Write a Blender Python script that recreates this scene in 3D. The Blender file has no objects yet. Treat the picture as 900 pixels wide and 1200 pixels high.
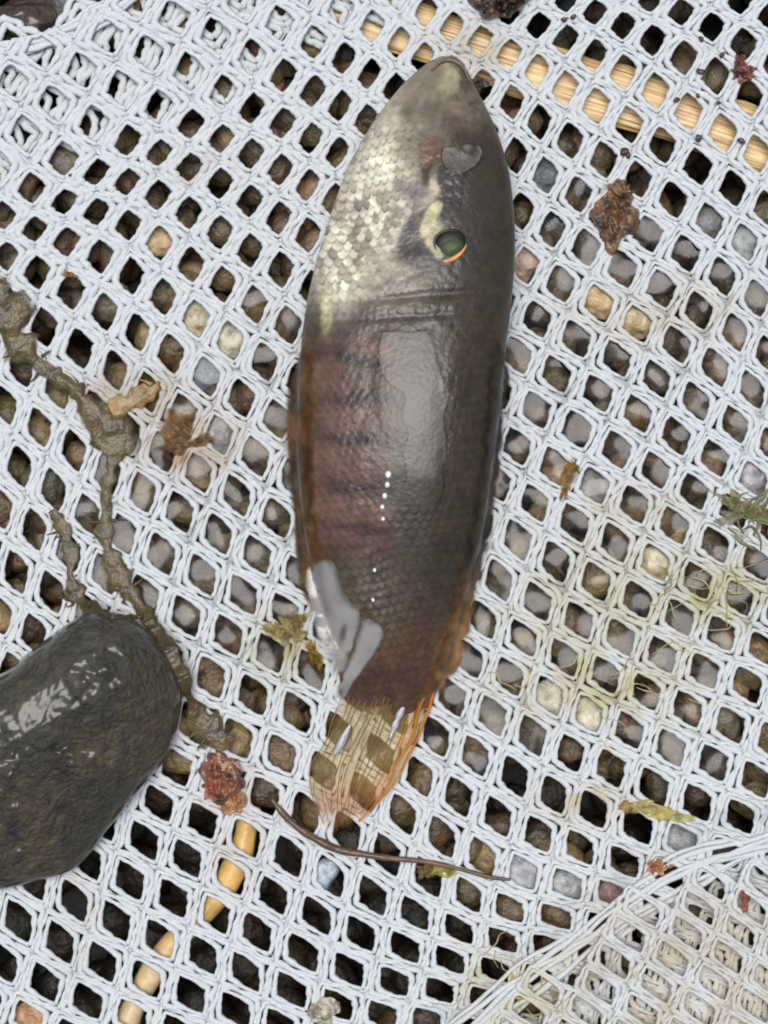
import bpy, bmesh, math, random
import numpy as np
from mathutils import Vector, Matrix

# ------------------------------------------------------------------ camera, sky, sun, exposure
S = 0.00007                      # metres per working unit (the net's plane is 900 x 1200 units = 63 x 84 mm)
HC = 2800.0                      # camera height above the net in working units (about 0.2 m)
scene = bpy.context.scene
col = scene.collection
cam_d = bpy.data.cameras.new('camera')
cam = bpy.data.objects.new('camera', cam_d); col.objects.link(cam)
cam_d.sensor_fit = 'VERTICAL'; cam_d.sensor_height = 24.0
cam_d.lens = 24.0 * HC / 1200.0
cam_d.clip_start = 0.005; cam_d.clip_end = 100.0
cam.location = (0, 0, HC * S)
scene.camera = cam
cam_d.dof.use_dof = True; cam_d.dof.focus_distance = (HC - 22) * S; cam_d.dof.aperture_fstop = 14.0

SUN_TILT = math.radians(8)      # from the vertical
SUN_AZ = math.radians(112)       # direction towards the sun, counter-clockwise from +X
world = bpy.data.worlds.new('World'); scene.world = world; world.use_nodes = True
wn = world.node_tree.nodes; wl = world.node_tree.links
sky = wn.new('ShaderNodeTexSky'); sky.sky_type = 'NISHITA'; sky.sun_disc = False
sky.sun_elevation = math.pi / 2 - SUN_TILT
sky.sun_rotation = math.pi / 2 - SUN_AZ
sky.air_density = 1.0; sky.dust_density = 3.0; sky.ozone_density = 1.0
bg = wn['Background']; bg.inputs['Strength'].default_value = 0.06
wl.new(sky.outputs[0], bg.inputs['Color'])
sd = bpy.data.lights.new('sun', 'SUN'); sd.energy = 2.0; sd.angle = math.radians(32); sd.color = (1.0, 0.985, 0.96)
sun = bpy.data.objects.new('sun', sd); col.objects.link(sun)
dirv = Vector((math.sin(SUN_TILT) * math.cos(SUN_AZ), math.sin(SUN_TILT) * math.sin(SUN_AZ), math.cos(SUN_TILT)))
sun.rotation_euler = dirv.to_track_quat('Z', 'Y').to_euler()
sun.location = dirv * 0.3
scene.view_settings.view_transform = 'Standard'; scene.view_settings.look = 'None'
scene.view_settings.gamma = 1.0; scene.view_settings.use_curve_mapping = False
scene.view_settings.exposure = 0.5
scene.render.engine = 'CYCLES'
scene.cycles.transparent_max_bounces = 16
scene.cycles.use_denoising = True
scene.cycles.filter_width = 1.7

rng = np.random.default_rng(7)
random.seed(7)

# ------------------------------------------------------------------ helpers
def W(x, y, z=0.0):
    """photo position (x, y) of a point standing z units above the net -> world metres"""
    x = np.asarray(x, float); y = np.asarray(y, float); z = np.asarray(z, float) + 0 * x
    k = (HC - z) / HC
    return np.stack([(x - 450) * k * S, (600 - y) * k * S, z * S], -1)

def _h(ix, iy, iz):
    n = (ix * 374761393 + iy * 668265263 + iz * 1274126177) & 0xffffffff
    n = ((n ^ (n >> 13)) * 1274126177) & 0xffffffff
    return ((n ^ (n >> 16)) & 0xffff) / 65535.0
def noise(x, y, z=0.0, f=1.0):
    x = np.asarray(x, float) * f + 1000; y = np.asarray(y, float) * f + 1000; z = np.asarray(z, float) * f + 1000 + 0 * x
    x, y, z = np.broadcast_arrays(x, y, z)
    xi, yi, zi = np.floor(x).astype(np.int64), np.floor(y).astype(np.int64), np.floor(z).astype(np.int64)
    u, v, w = x - xi, y - yi, z - zi
    u, v, w = u*u*(3-2*u), v*v*(3-2*v), w*w*(3-2*w)
    r = 0
    for a in (0, 1):
        for b in (0, 1):
            for c in (0, 1):
                r = r + _h(xi+a, yi+b, zi+c) * (u if a else 1-u) * (v if b else 1-v) * (w if c else 1-w)
    return r * 2 - 1
def fbm(x, y, z=0.0, f=1.0, o=3):
    return sum(noise(x, y, z, f * 2**k) / 2**k for k in range(o))
def sm(a, b, x):
    t = np.clip((np.asarray(x, float) - a) / (b - a), 0, 1); return t * t * (3 - 2 * t)
def lin(r, g, b):
    c = np.array([r, g, b], float) / 255
    return np.where(c <= 0.04045, c / 12.92, ((c + 0.055) / 1.055) ** 2.4)
def inside(poly, x, y):
    x = np.asarray(x, float); y = np.asarray(y, float); r = np.zeros(x.shape, bool)
    for (x0, y0), (x1, y1) in zip(poly, poly[1:] + poly[:1]):
        c = (y0 > y) != (y1 > y)
        r ^= c & (x < (x1 - x0) * (y - y0) / ((y1 - y0) or 1e-9) + x0)
    return r
def seg_dist(line, x, y):
    x = np.asarray(x, float); y = np.asarray(y, float); d = np.full(x.shape, 1e9)
    for (x0, y0), (x1, y1) in zip(line, line[1:]):
        t = np.clip(((x-x0)*(x1-x0)+(y-y0)*(y1-y0))/((x1-x0)**2+(y1-y0)**2), 0, 1)
        d = np.minimum(d, np.hypot(x-x0-t*(x1-x0), y-y0-t*(y1-y0)))
    return d
def smooth_line(p, n):
    """Catmull-Rom through the rows of p, n samples"""
    p = np.asarray(p, float); q = np.vstack([2*p[0]-p[1], p, 2*p[-1]-p[-2]])
    t = np.linspace(0, len(p)-1-1e-6, n); i = t.astype(int); f = (t - i)[:, None]
    a, b, c, d = q[i], q[i+1], q[i+2], q[i+3]
    return 0.5*((2*b)+(c-a)*f+(2*a-5*b+4*c-d)*f**2+(3*b-a-3*c+d)*f**3)

class MB:
    """collects vertices (world metres) and quads / triangles with a colour per vertex"""
    def __init__(self): self.v = []; self.q = []; self.t = []; self.c = []; self.n = 0
    def add(self, v, q=None, t=None, c=(0.8, 0.8, 0.8)):
        v = np.asarray(v, float).reshape(-1, 3)
        c = np.asarray(c, float)
        if c.shape[-1] == 3: c = np.concatenate([c, np.ones(c.shape[:-1] + (1,))], -1)
        c = np.broadcast_to(c, (len(v), 4))
        if q is not None and len(q): self.q.append(np.asarray(q, int) + self.n)
        if t is not None and len(t): self.t.append(np.asarray(t, int) + self.n)
        self.v.append(v); self.c.append(c); self.n += len(v)
    def tube(self, p, r, sides=5, c=(0.8, 0.8, 0.8), flat=1.0):
        p = np.asarray(p, float); n = len(p)
        if n < 2: return
        r = np.broadcast_to(np.asarray(r, float), (n,))
        t = np.gradient(p, axis=0); t /= np.linalg.norm(t, axis=1, keepdims=True) + 1e-12
        up = np.array([0, 0, 1.0]); s = np.cross(t, up)
        ln = np.linalg.norm(s, axis=1, keepdims=True); s = np.where(ln > 1e-6, s / (ln + 1e-12), [1, 0, 0]); b = np.cross(s, t)
        a = np.arange(sides) / sides * 2 * math.pi
        ring = p[:, None] + r[:, None, None] * (np.cos(a)[None, :, None] * s[:, None] + flat * np.sin(a)[None, :, None] * b[:, None])
        v = np.vstack([ring.reshape(-1, 3), p[:1], p[-1:]])
        i = np.arange(n-1)[:, None] * sides; j = np.arange(sides)[None]; k = (j + 1) % sides
        q = np.stack([i + j, i + k, i + sides + k, i + sides + j], -1).reshape(-1, 4)
        jj = np.arange(sides); kk = (jj + 1) % sides; e = (n-1) * sides
        tr = np.vstack([np.stack([0*jj + n*sides, kk, jj], -1), np.stack([0*jj + n*sides + 1, e + jj, e + kk], -1)])
        c = np.asarray(c, float)
        if c.ndim == 2: c = np.vstack([np.repeat(c, sides, 0), c[:1], c[-1:]])
        self.add(v, q, tr, c)
    def grid(self, g, c=(0.8, 0.8, 0.8), wrap=False):
        n, m = g.shape[:2]; i = np.arange(n-1)[:, None] * m
        j = np.arange(m if wrap else m-1)[None]; k = (j + 1) % m
        q = np.stack([i + j, i + k, i + m + k, i + m + j], -1).reshape(-1, 4)
        c = np.asarray(c, float)
        self.add(g.reshape(-1, 3), q, None, c.reshape(-1, c.shape[-1]) if c.ndim == 3 else c)
    def slab(self, top, bot, c):
        """closed sheet: top and bottom grids of the same shape"""
        n, m = top.shape[:2]; o = self.n
        self.grid(top, c); o2 = self.n; self.grid(bot[:, ::-1], c[:, ::-1] if np.ndim(c) == 3 else c)
        def e(i, j): return o + i*m + j
        def f(i, j): return o2 + i*m + (m-1-j)
        qs = []
        for i in range(n-1): qs += [(e(i,0), e(i+1,0), f(i+1,0), f(i,0)), (e(i+1,m-1), e(i,m-1), f(i,m-1), f(i+1,m-1))]
        for j in range(m-1): qs += [(e(0,j+1), e(0,j), f(0,j), f(0,j+1)), (e(n-1,j), e(n-1,j+1), f(n-1,j+1), f(n-1,j))]
        self.q.append(np.array(qs))
    def build(self, name, mat, parent=None, origin=None, smooth=True, kind=None):
        me = bpy.data.meshes.new(name)
        v = np.vstack(self.v)
        c = np.vstack(self.c)
        q = np.vstack(self.q) if self.q else np.zeros((0, 4), int); t = np.vstack(self.t) if self.t else np.zeros((0, 3), int)
        if origin is None: origin = parent_loc(parent) if parent else np.array([v[:, 0].mean(), v[:, 1].mean(), v[:, 2].min()])
        origin = np.asarray(origin, float); vv = v - origin
        me.vertices.add(len(v)); me.vertices.foreach_set('co', vv.astype(np.float32).ravel())
        loops = np.concatenate([q.ravel(), t.ravel()]); me.loops.add(len(loops)); me.loops.foreach_set('vertex_index', loops.astype(np.int32))
        np_ = len(q) + len(t); me.polygons.add(np_)
        ls = np.concatenate([np.arange(len(q))*4, len(q)*4 + np.arange(len(t))*3])
        me.polygons.foreach_set('loop_start', ls.astype(np.int32))
        me.polygons.foreach_set('use_smooth', np.full(np_, smooth))
        a = me.color_attributes.new('pigment', 'FLOAT_COLOR', 'POINT')
        a.data.foreach_set('color', c.astype(np.float32).ravel())
        me.update(calc_edges=True); me.validate()
        me.materials.append(mat)
        o = bpy.data.objects.new(name, me); col.objects.link(o)
        if parent: o.parent = parent; o.location = Vector(origin - parent_loc(parent))
        else: o.location = Vector(origin)
        if kind: o['kind'] = kind
        return o
_locs = {}
def parent_loc(p):
    l = np.array(p.location, float)
    if p.parent: l = l + parent_loc(p.parent)
    return l
def tag(o, label, cat, group=None):
    o['label'] = label; o['category'] = cat
    if group: o['group'] = group
    return o
def thing(name, label, cat, loc, group=None):
    o = bpy.data.objects.new(name, None); col.objects.link(o); o.location = Vector(loc); o.empty_display_size = 0.002
    return tag(o, label, cat, group)

# ------------------------------------------------------------------ materials
def mat(name, rough=0.5, coat=0.0, coat_rough=0.08, var=0.0, var_f=0.1, bump=0.0, bump_f=0.15, spec=0.5, trans=0.0, alpha=None, smooth_coat=False, tint=0.24):
    """pigment from the mesh, mottled by noise in object space, with fine relief"""
    m = bpy.data.materials.new(name); m.use_nodes = True
    N = m.node_tree.nodes; L = m.node_tree.links; P = N['Principled BSDF']
    at = N.new('ShaderNodeAttribute'); at.attribute_name = 'pigment'
    src = at.outputs['Color']
    tc = N.new('ShaderNodeTexCoord'); vs = N.new('ShaderNodeVectorMath'); vs.operation = 'SCALE'; vs.inputs['Scale'].default_value = 1 / S
    L.new(tc.outputs['Object'], vs.inputs[0])
    if var:
        nz = N.new('ShaderNodeTexNoise'); nz.inputs['Scale'].default_value = var_f; nz.inputs['Detail'].default_value = 5; L.new(vs.outputs[0], nz.inputs['Vector'])
        mr = N.new('ShaderNodeMapRange'); mr.inputs[1].default_value = 0.25; mr.inputs[2].default_value = 0.75; mr.inputs[3].default_value = 1 - var; mr.inputs[4].default_value = 1 + var
        L.new(nz.outputs[0], mr.inputs[0])
        mx = N.new('ShaderNodeMix'); mx.data_type = 'RGBA'; mx.blend_type = 'MULTIPLY'; mx.inputs[0].default_value = 1
        L.new(src, mx.inputs[6]); L.new(mr.outputs[0], mx.inputs[7]); src = mx.outputs[2]
    L.new(src, P.inputs['Base Color'])
    P.inputs['Roughness'].default_value = rough; P.inputs['Coat Weight'].default_value = coat; P.inputs['Coat Roughness'].default_value = coat_rough
    P.inputs['Coat IOR'].default_value = 1.4
    P.inputs['Specular IOR Level'].default_value = spec
    if bump:
        n2 = N.new('ShaderNodeTexNoise'); n2.inputs['Scale'].default_value = bump_f; n2.inputs['Detail'].default_value = 6; L.new(vs.outputs[0], n2.inputs['Vector'])
        bp = N.new('ShaderNodeBump'); bp.inputs['Strength'].default_value = 1; bp.inputs['Distance'].default_value = bump * S
        L.new(n2.outputs[0], bp.inputs['Height']); L.new(bp.outputs[0], P.inputs['Normal'])
        if coat and not smooth_coat: L.new(bp.outputs[0], P.inputs['Coat Normal'])
    out = N['Material Output']
    if trans:
        tl = N.new('ShaderNodeBsdfTranslucent'); L.new(src, tl.inputs['Color']); mxs = N.new('ShaderNodeMixShader'); mxs.inputs[0].default_value = trans
        L.new(P.outputs[0], mxs.inputs[1]); L.new(tl.outputs[0], mxs.inputs[2]); L.new(mxs.outputs[0], out.inputs['Surface'])
    if alpha is not None:
        # pigment in a clear skin: part of the light passes, tinted
        tr = N.new('ShaderNodeBsdfTransparent'); m2 = N.new('ShaderNodeMixShader')
        gm = N.new('ShaderNodeGamma'); gm.inputs[1].default_value = tint; L.new(src, gm.inputs[0])
        tm = N.new('ShaderNodeMix'); tm.data_type = 'RGBA'; tm.inputs[6].default_value = (1, 1, 1, 1); L.new(at.outputs['Alpha'], tm.inputs[0]); L.new(gm.outputs[0], tm.inputs[7]); L.new(tm.outputs[2], tr.inputs['Color'])
        surf = out.inputs['Surface'].links[0].from_socket
        ml = N.new('ShaderNodeMath'); ml.operation = 'MULTIPLY'; ml.inputs[1].default_value = alpha; L.new(at.outputs['Alpha'], ml.inputs[0]); L.new(ml.outputs[0], m2.inputs[0])
        L.new(tr.outputs[0], m2.inputs[1]); L.new(surf, m2.inputs[2]); L.new(m2.outputs[0], out.inputs['Surface'])
    return m
M = {}
M['net'] = mat('white knitted net yarn', rough=0.8, spec=0.2, var=0.06, var_f=0.2, bump=1.6, bump_f=0.45, trans=0.25)
M['skin'] = mat('wet fish skin', rough=0.45, coat=0.45, coat_rough=0.22, var=0.22, var_f=0.11, bump=0.8, bump_f=0.2, spec=0.4)
M['fin'] = mat('clear fin skin', rough=0.35, coat=1.0, coat_rough=0.1, var=0.3, var_f=0.09, bump=1.6, bump_f=0.09, alpha=0.12, tint=0.09)
M['fin_dark'] = mat('dark fin skin', rough=0.5, coat=0.35, coat_rough=0.25, var=0.35, var_f=0.07, bump=1.0, bump_f=0.15, alpha=0.85)
M['painted_sheen'] = mat('milky fin skin', rough=0.3, coat=1.0, coat_rough=0.08, var=0.12, var_f=0.04, bump=1.5, bump_f=0.06, alpha=0.62, tint=0.1)
M['ray'] = mat('fin ray', rough=0.4, coat=0.5, var=0.2, alpha=0.4, tint=0.2)
M['eye'] = mat('eye', rough=0.5, spec=0.25, coat=0.1, coat_rough=0.2, var=0.3, var_f=0.1)
M['stone'] = mat('wet dark stone', rough=0.6, coat=0.8, coat_rough=0.15, var=0.6, var_f=0.06, bump=7.0, bump_f=0.16, smooth_coat=True)
M['pebble'] = mat('wet pebble', rough=0.45, coat=0.4, coat_rough=0.2, var=0.6, var_f=0.07, bump=5.0, bump_f=0.12)
M['mud'] = mat('dark mud', rough=0.6, var=0.5, var_f=0.03, bump=5.0, bump_f=0.05)
M['algae'] = mat('wet brown algae', rough=0.4, coat=0.5, coat_rough=0.12, var=0.4, var_f=0.08, bump=2.5, bump_f=0.14, trans=0.15, alpha=0.9)
M['wisp'] = mat('thin algae film', rough=0.5, coat=0.2, var=0.3, var_f=0.1, bump=1.0, trans=0.3, alpha=0.6)
M['debris'] = mat('wet plant debris', rough=0.4, coat=0.6, coat_rough=0.1, var=0.45, var_f=0.1, bump=3.0, bump_f=0.13)
M['stick'] = mat('twig bark', rough=0.5, coat=0.3, var=0.25, var_f=0.06, bump=1.5, bump_f=0.1)
def wood_mat():
    m = mat('split wood', rough=0.55, coat=0.25, coat_rough=0.2)
    N = m.node_tree.nodes; L = m.node_tree.links; P = N['Principled BSDF']
    tc = N.new('ShaderNodeTexCoord'); mp = N.new('ShaderNodeMapping'); mp.inputs['Scale'].default_value = (0.012/S, 0.33/S, 0.33/S)
    L.new(tc.outputs['Object'], mp.inputs[0])
    nz = N.new('ShaderNodeTexNoise'); nz.inputs['Scale'].default_value = 1.0; nz.inputs['Detail'].default_value = 4; L.new(mp.outputs[0], nz.inputs['Vector'])
    cr = N.new('ShaderNodeValToRGB'); e = cr.color_ramp.elements
    e[0].position = 0.33; e[0].color = (*lin(150, 105, 55), 1); e[1].position = 0.6; e[1].color = (*lin(238, 208, 150), 1)
    L.new(nz.outputs[0], cr.inputs[0]); L.new(cr.outputs[0], P.inputs['Base Color'])
    bp = N.new('ShaderNodeBump'); bp.inputs['Distance'].default_value = 2 * S; L.new(nz.outputs[0], bp.inputs['Height']); L.new(bp.outputs[0], P.inputs['Normal'])
    return m
M['wood'] = wood_mat()
def water_mat(nm='clear water', ior=1.31, ro=0.15, gc=(0.2, 0.2, 0.205, 1)):
    m = bpy.data.materials.new(nm); m.use_nodes = True; N = m.node_tree.nodes; L = m.node_tree.links
    N.remove(N['Principled BSDF']); out = N['Material Output']
    tr = N.new('ShaderNodeBsdfTransparent'); tr.inputs[0].default_value = (0.97, 0.97, 0.95, 1)
    gl = N.new('ShaderNodeBsdfGlossy'); gl.inputs['Roughness'].default_value = ro
    fr = N.new('ShaderNodeFresnel'); fr.inputs[0].default_value = ior
    gl.inputs['Color'].default_value = gc   # the mirror share is spread over a wider, dimmer lobe weight: same brightness, less grain
    mm = N.new('ShaderNodeMath'); mm.operation = 'MULTIPLY'; mm.use_clamp = True; mm.inputs[1].default_value = 5.0; L.new(fr.outputs[0], mm.inputs[0])
    mx = N.new('ShaderNodeMixShader'); L.new(mm.outputs[0], mx.inputs[0]); L.new(tr.outputs[0], mx.inputs[1]); L.new(gl.outputs[0], mx.inputs[2]); L.new(mx.outputs[0], out.inputs['Surface'])
    return m
M['water'] = water_mat(); M['film'] = water_mat('water skin', 1.23, 0.21, (0.135, 0.14, 0.148, 1)); M['glint_paint'] = mat('white froth', rough=0.3, coat=1.0, coat_rough=0.1)

# ------------------------------------------------------------------ the river bed under the net
RIDGE = [(520, 1235), (600, 1165), (660, 1120), (720, 1072), (790, 1025), (850, 1000), (920, 978), (1010, 950)]
FOLD = [(-120, 92), (-60, 72), (0, 52), (60, 36), (105, 14), (135, -4), (190, -45), (250, -90)]
DARK = [(90, 1060, 230, 190), (330, 1090, 250, 130), (640, 930, 120, 45), (760, 955, 150, 35), (720, 20, 190, 60), (110, 410, 60, 45), (820, 215, 80, 32), (470, 60, 60, 40), (560, 1130, 70, 70), (60, 70, 140, 110)]  # deep gaps; their shade is also put into mud and pebble colours
def dark(x, y):
    d = 0
    for cx, cy, rx, ry in DARK: d = np.maximum(d, 1 - sm(0.75, 1.1, np.hypot((x-cx)/rx, (y-cy)/ry)))
    return d
g = np.meshgrid(np.linspace(-700, 1600, 160), np.linspace(-700, 1900, 180), indexing='xy')
gz = -120 - 55 * dark(*g) + 10 * fbm(*g, f=0.012) + 4 * fbm(*g, f=0.06)
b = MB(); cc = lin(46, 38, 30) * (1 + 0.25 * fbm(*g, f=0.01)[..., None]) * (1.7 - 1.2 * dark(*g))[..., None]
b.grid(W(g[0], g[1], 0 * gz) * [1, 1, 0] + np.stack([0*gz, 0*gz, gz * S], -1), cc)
tmp = b.build('riverbed', M['mud'], kind='structure')
# flip winding if needed: grid rows run downwards, so faces look down; harmless for a closed ground sheet

def ico(sub):
    bm = bmesh.new(); bmesh.ops.create_icosphere(bm, subdivisions=sub, radius=1)
    v = np.array([x.co[:] for x in bm.verts]); f = np.array([[w.index for w in x.verts] for x in bm.faces]); bm.free(); return v, f
ICO2, ICO3, ICO4 = ico(2), ico(3), ico(4)
def rotz(v, a):
    c, s = math.cos(a), math.sin(a); return np.stack([v[:, 0]*c - v[:, 1]*s, v[:, 0]*s + v[:, 1]*c, v[:, 2]], -1)
def lump(b, x, y, z, rx, ry, rz, ang=0.0, rough=0.18, f=1.2, seed=0, ic=ICO2, c=(0.2, 0.2, 0.2), cvar=0.0, c2=None, p=None):
    """rounded, uneven lump whose centre stands z above the net"""
    v, fc = ic
    if p: v = np.sign(v) * np.abs(v) ** p
    n = fbm(v[:, 0] + seed*7.3, v[:, 1] + seed*3.1, v[:, 2], f, 3)
    v2 = v * (1 + rough * n)[:, None] * [rx, ry, rz]
    v2 = rotz(v2, ang)
    o = W(x, y, z)
    n2 = fbm(v[:, 0] + seed*1.7, v[:, 1] - seed*2.3, v[:, 2], f*2.2, 3)
    cl = np.asarray(c)[None] * (1 + cvar * n2)[:, None]
    if c2 is not None:
        k = sm(-0.1, 0.4, n2)[:, None]; cl = cl * (1-k) + np.asarray(c2)[None] * k
    b.add(v2 * S + o, None, fc, np.clip(cl, 0.003, 0.9))

BROWNS = [lin(120, 104, 80), lin(134, 118, 92), lin(112, 100, 82), lin(140, 122, 98), lin(124, 114, 98), lin(100, 86, 66), lin(146, 130, 100), lin(128, 126, 118), lin(120, 96, 76), lin(164, 148, 116), lin(108, 98, 72)]
gravel = MB()
k = 0
for layer, (pitch, z0) in enumerate(((40, -40), (52, -86))):
    for gy in np.arange(-160, 1380, pitch):
        for gx in np.arange(-180, 1100, pitch):
            x = gx + rng.uniform(-16, 16); y = gy + rng.uniform(-16, 16); d = float(dark(x, y))
            if layer == 0 and rng.random() < d * 0.93: continue
            if layer == 0 and inside([(415, -30), (915, 135), (905, 215), (560, 130), (380, 40)], x, y): continue
            r = rng.uniform(20, 34) * (1.2 if layer else 1)
            c = BROWNS[rng.integers(len(BROWNS))] * rng.uniform(0.38, 0.8) * [1.08, 0.97, 0.76]
            if layer == 1: c = c * 0.95
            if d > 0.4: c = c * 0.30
            c2 = c * rng.uniform(0.55, 0.8)
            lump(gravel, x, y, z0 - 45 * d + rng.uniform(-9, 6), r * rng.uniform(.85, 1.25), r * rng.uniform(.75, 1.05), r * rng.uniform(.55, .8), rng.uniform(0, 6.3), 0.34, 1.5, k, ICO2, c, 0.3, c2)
            k += 1
go = gravel.build('gravel', M['pebble'], kind='stuff')
tag(go, 'brown and grey wet gravel lying under the white net', 'gravel')

PEB = [(612, 1026, 27, 32, lin(172, 172, 178), 'smooth pale grey pebble under the net at the tip of the dark stem'),
 (664, 1040, 28, 22, lin(176, 176, 174), 'pale grey veined pebble under the net beside the pink pebble'),
 (722, 1046, 27, 24, lin(168, 132, 124), 'dull pink pebble under the net where the fold begins'),
 (796, 985, 30, 24, lin(158, 160, 160), 'mid grey streaked pebble under the net below the pale green weed'),
 (379, 1025, 16, 24, lin(190, 205, 220), 'small bluish white pebble under the net below the tail'),
 (697, 569, 27, 25, lin(140, 138, 138), 'rounded slate grey pebble under the net beside the brown weed scrap'),
 (882, 562, 27, 25, lin(166, 162, 166), 'lilac grey pebble under the net above the green weed'),
 (875, 284, 26, 27, lin(150, 158, 160), 'pale blue grey pebble under the net below the wooden strip'),
 (832, 260, 27, 22, lin(128, 126, 124), 'dark grey pebble under the net beside the pale blue grey one'),
 (637, 206, 27, 26, lin(100, 102, 106), 'charcoal pebble under the net beside the gill of the fish'),
 (613, 306, 20, 28, lin(190, 158, 138), 'pinkish tan pebble under the net touching the back of the fish'),
 (240, 440, 25, 24, lin(112, 122, 134), 'slate blue pebble under the net beside the cream pebbles'),
 (270, 398, 24, 26, lin(206, 196, 160), 'large cream pebble under the net left of the belly'),
 (229, 373, 24, 24, lin(202, 190, 152), 'cream pebble with brown cracks under the net'),
 (187, 281, 24, 22, lin(196, 160, 110), 'golden tan pebble under the net'),
 (258, 510, 27, 26, lin(140, 140, 136), 'round grey pebble under the net beside the orange leaf scrap'),
 (745, 378, 30, 18, lin(205, 180, 130), 'straw yellow pebble under the net beside the dark back of the fish'),
 (702, 352, 26, 20, lin(206, 172, 120), 'honey coloured pebble under the net below the brown clump'),
 (645, 820, 30, 26, lin(226, 218, 190), 'ivory pebble with dark pits under the net beside the tail'),
 (690, 838, 27, 24, lin(222, 210, 176), 'ivory pebble with brown pits under the net beside another ivory pebble'),
 (768, 662, 28, 24, lin(222, 204, 160), 'pale sandy pebble under the yellow stained net'),
 (32, 1196, 30, 22, lin(206, 150, 100), 'orange pebble under the net below the dark stone')]
for n, (x, y, rx, ry, c, lb) in enumerate(PEB):
    b = MB(); lump(b, x, y, -22, rx, ry, 15, rng.uniform(-.4, .4), 0.24, 1.4, 300 + n, ICO3, (c * .8 + c.mean() * .2) * 1.05, 0.3, c * 0.62)
    tag(b.build('pebble', M['pebble']), lb, 'pebble', 'loose pebbles under the net')

# wooden strip under the net
ang = math.atan2(-(172-8), 520)
cx, cy = 655, 92
b = MB(); L_ = 330; n = 60
t = np.linspace(-1, 1, n); wv = 36 + 4 * noise(t * 9, 0 * t, 3.0); wv2 = 35 + 5 * noise(t * 7, 0*t, 9.0); 
w = np.linspace(-1, 1, 11)
px = (t * L_)[:, None] + 0 * w[None]; py = np.where(w[None] > 0, wv[:, None], wv2[:, None]) * w[None]
top = np.stack([px, py, 0 * px + 12 + 1.4 * noise(px * .01, py * .3, 0.5) - 5 * np.abs(w[None]) ** 5], -1)
bot = np.stack([px, py * 0.96, 0 * px - 6], -1)
b.slab(top[:, ::-1] * S, bot[:, ::-1] * S, lin(225, 190, 130))
ws = b.build('wood_strip', M['wood'], origin=(0, 0, 0)); ws.location = Vector(W(cx, cy, -34)); ws.rotation_euler.z = ang
tag(ws, 'tan split wooden strip lying under the net beside the mouth of the fish', 'wood')

# yellow twig under the net
b = MB(); p = smooth_line([(291, 945, -19), (286, 985, -19), (272, 1022, -20), (246, 1062, -20), (203, 1105, -21), (172, 1150, -22), (148, 1200, -24), (135, 1260, -26)], 60)
r = 15 + 2.0 * noise(np.linspace(0, 9, 60), np.zeros(60), 4.0)
cl = lin(204, 166, 96)[None] * (1 + 0.2 * noise(np.linspace(0, 14, 60), np.zeros(60), 1.0))[:, None]
cl = cl * (1 - sm(25, 45, np.arange(60))[:, None]) + lin(206, 182, 140)[None] * sm(25, 45, np.arange(60))[:, None]
b.tube(W(p[:, 0], p[:, 1], p[:, 2]), r * S, 12, cl)
tag(b.build('twig', M['stick']), 'yellow brown bent twig lying under the net below the red clump', 'twig')

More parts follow.
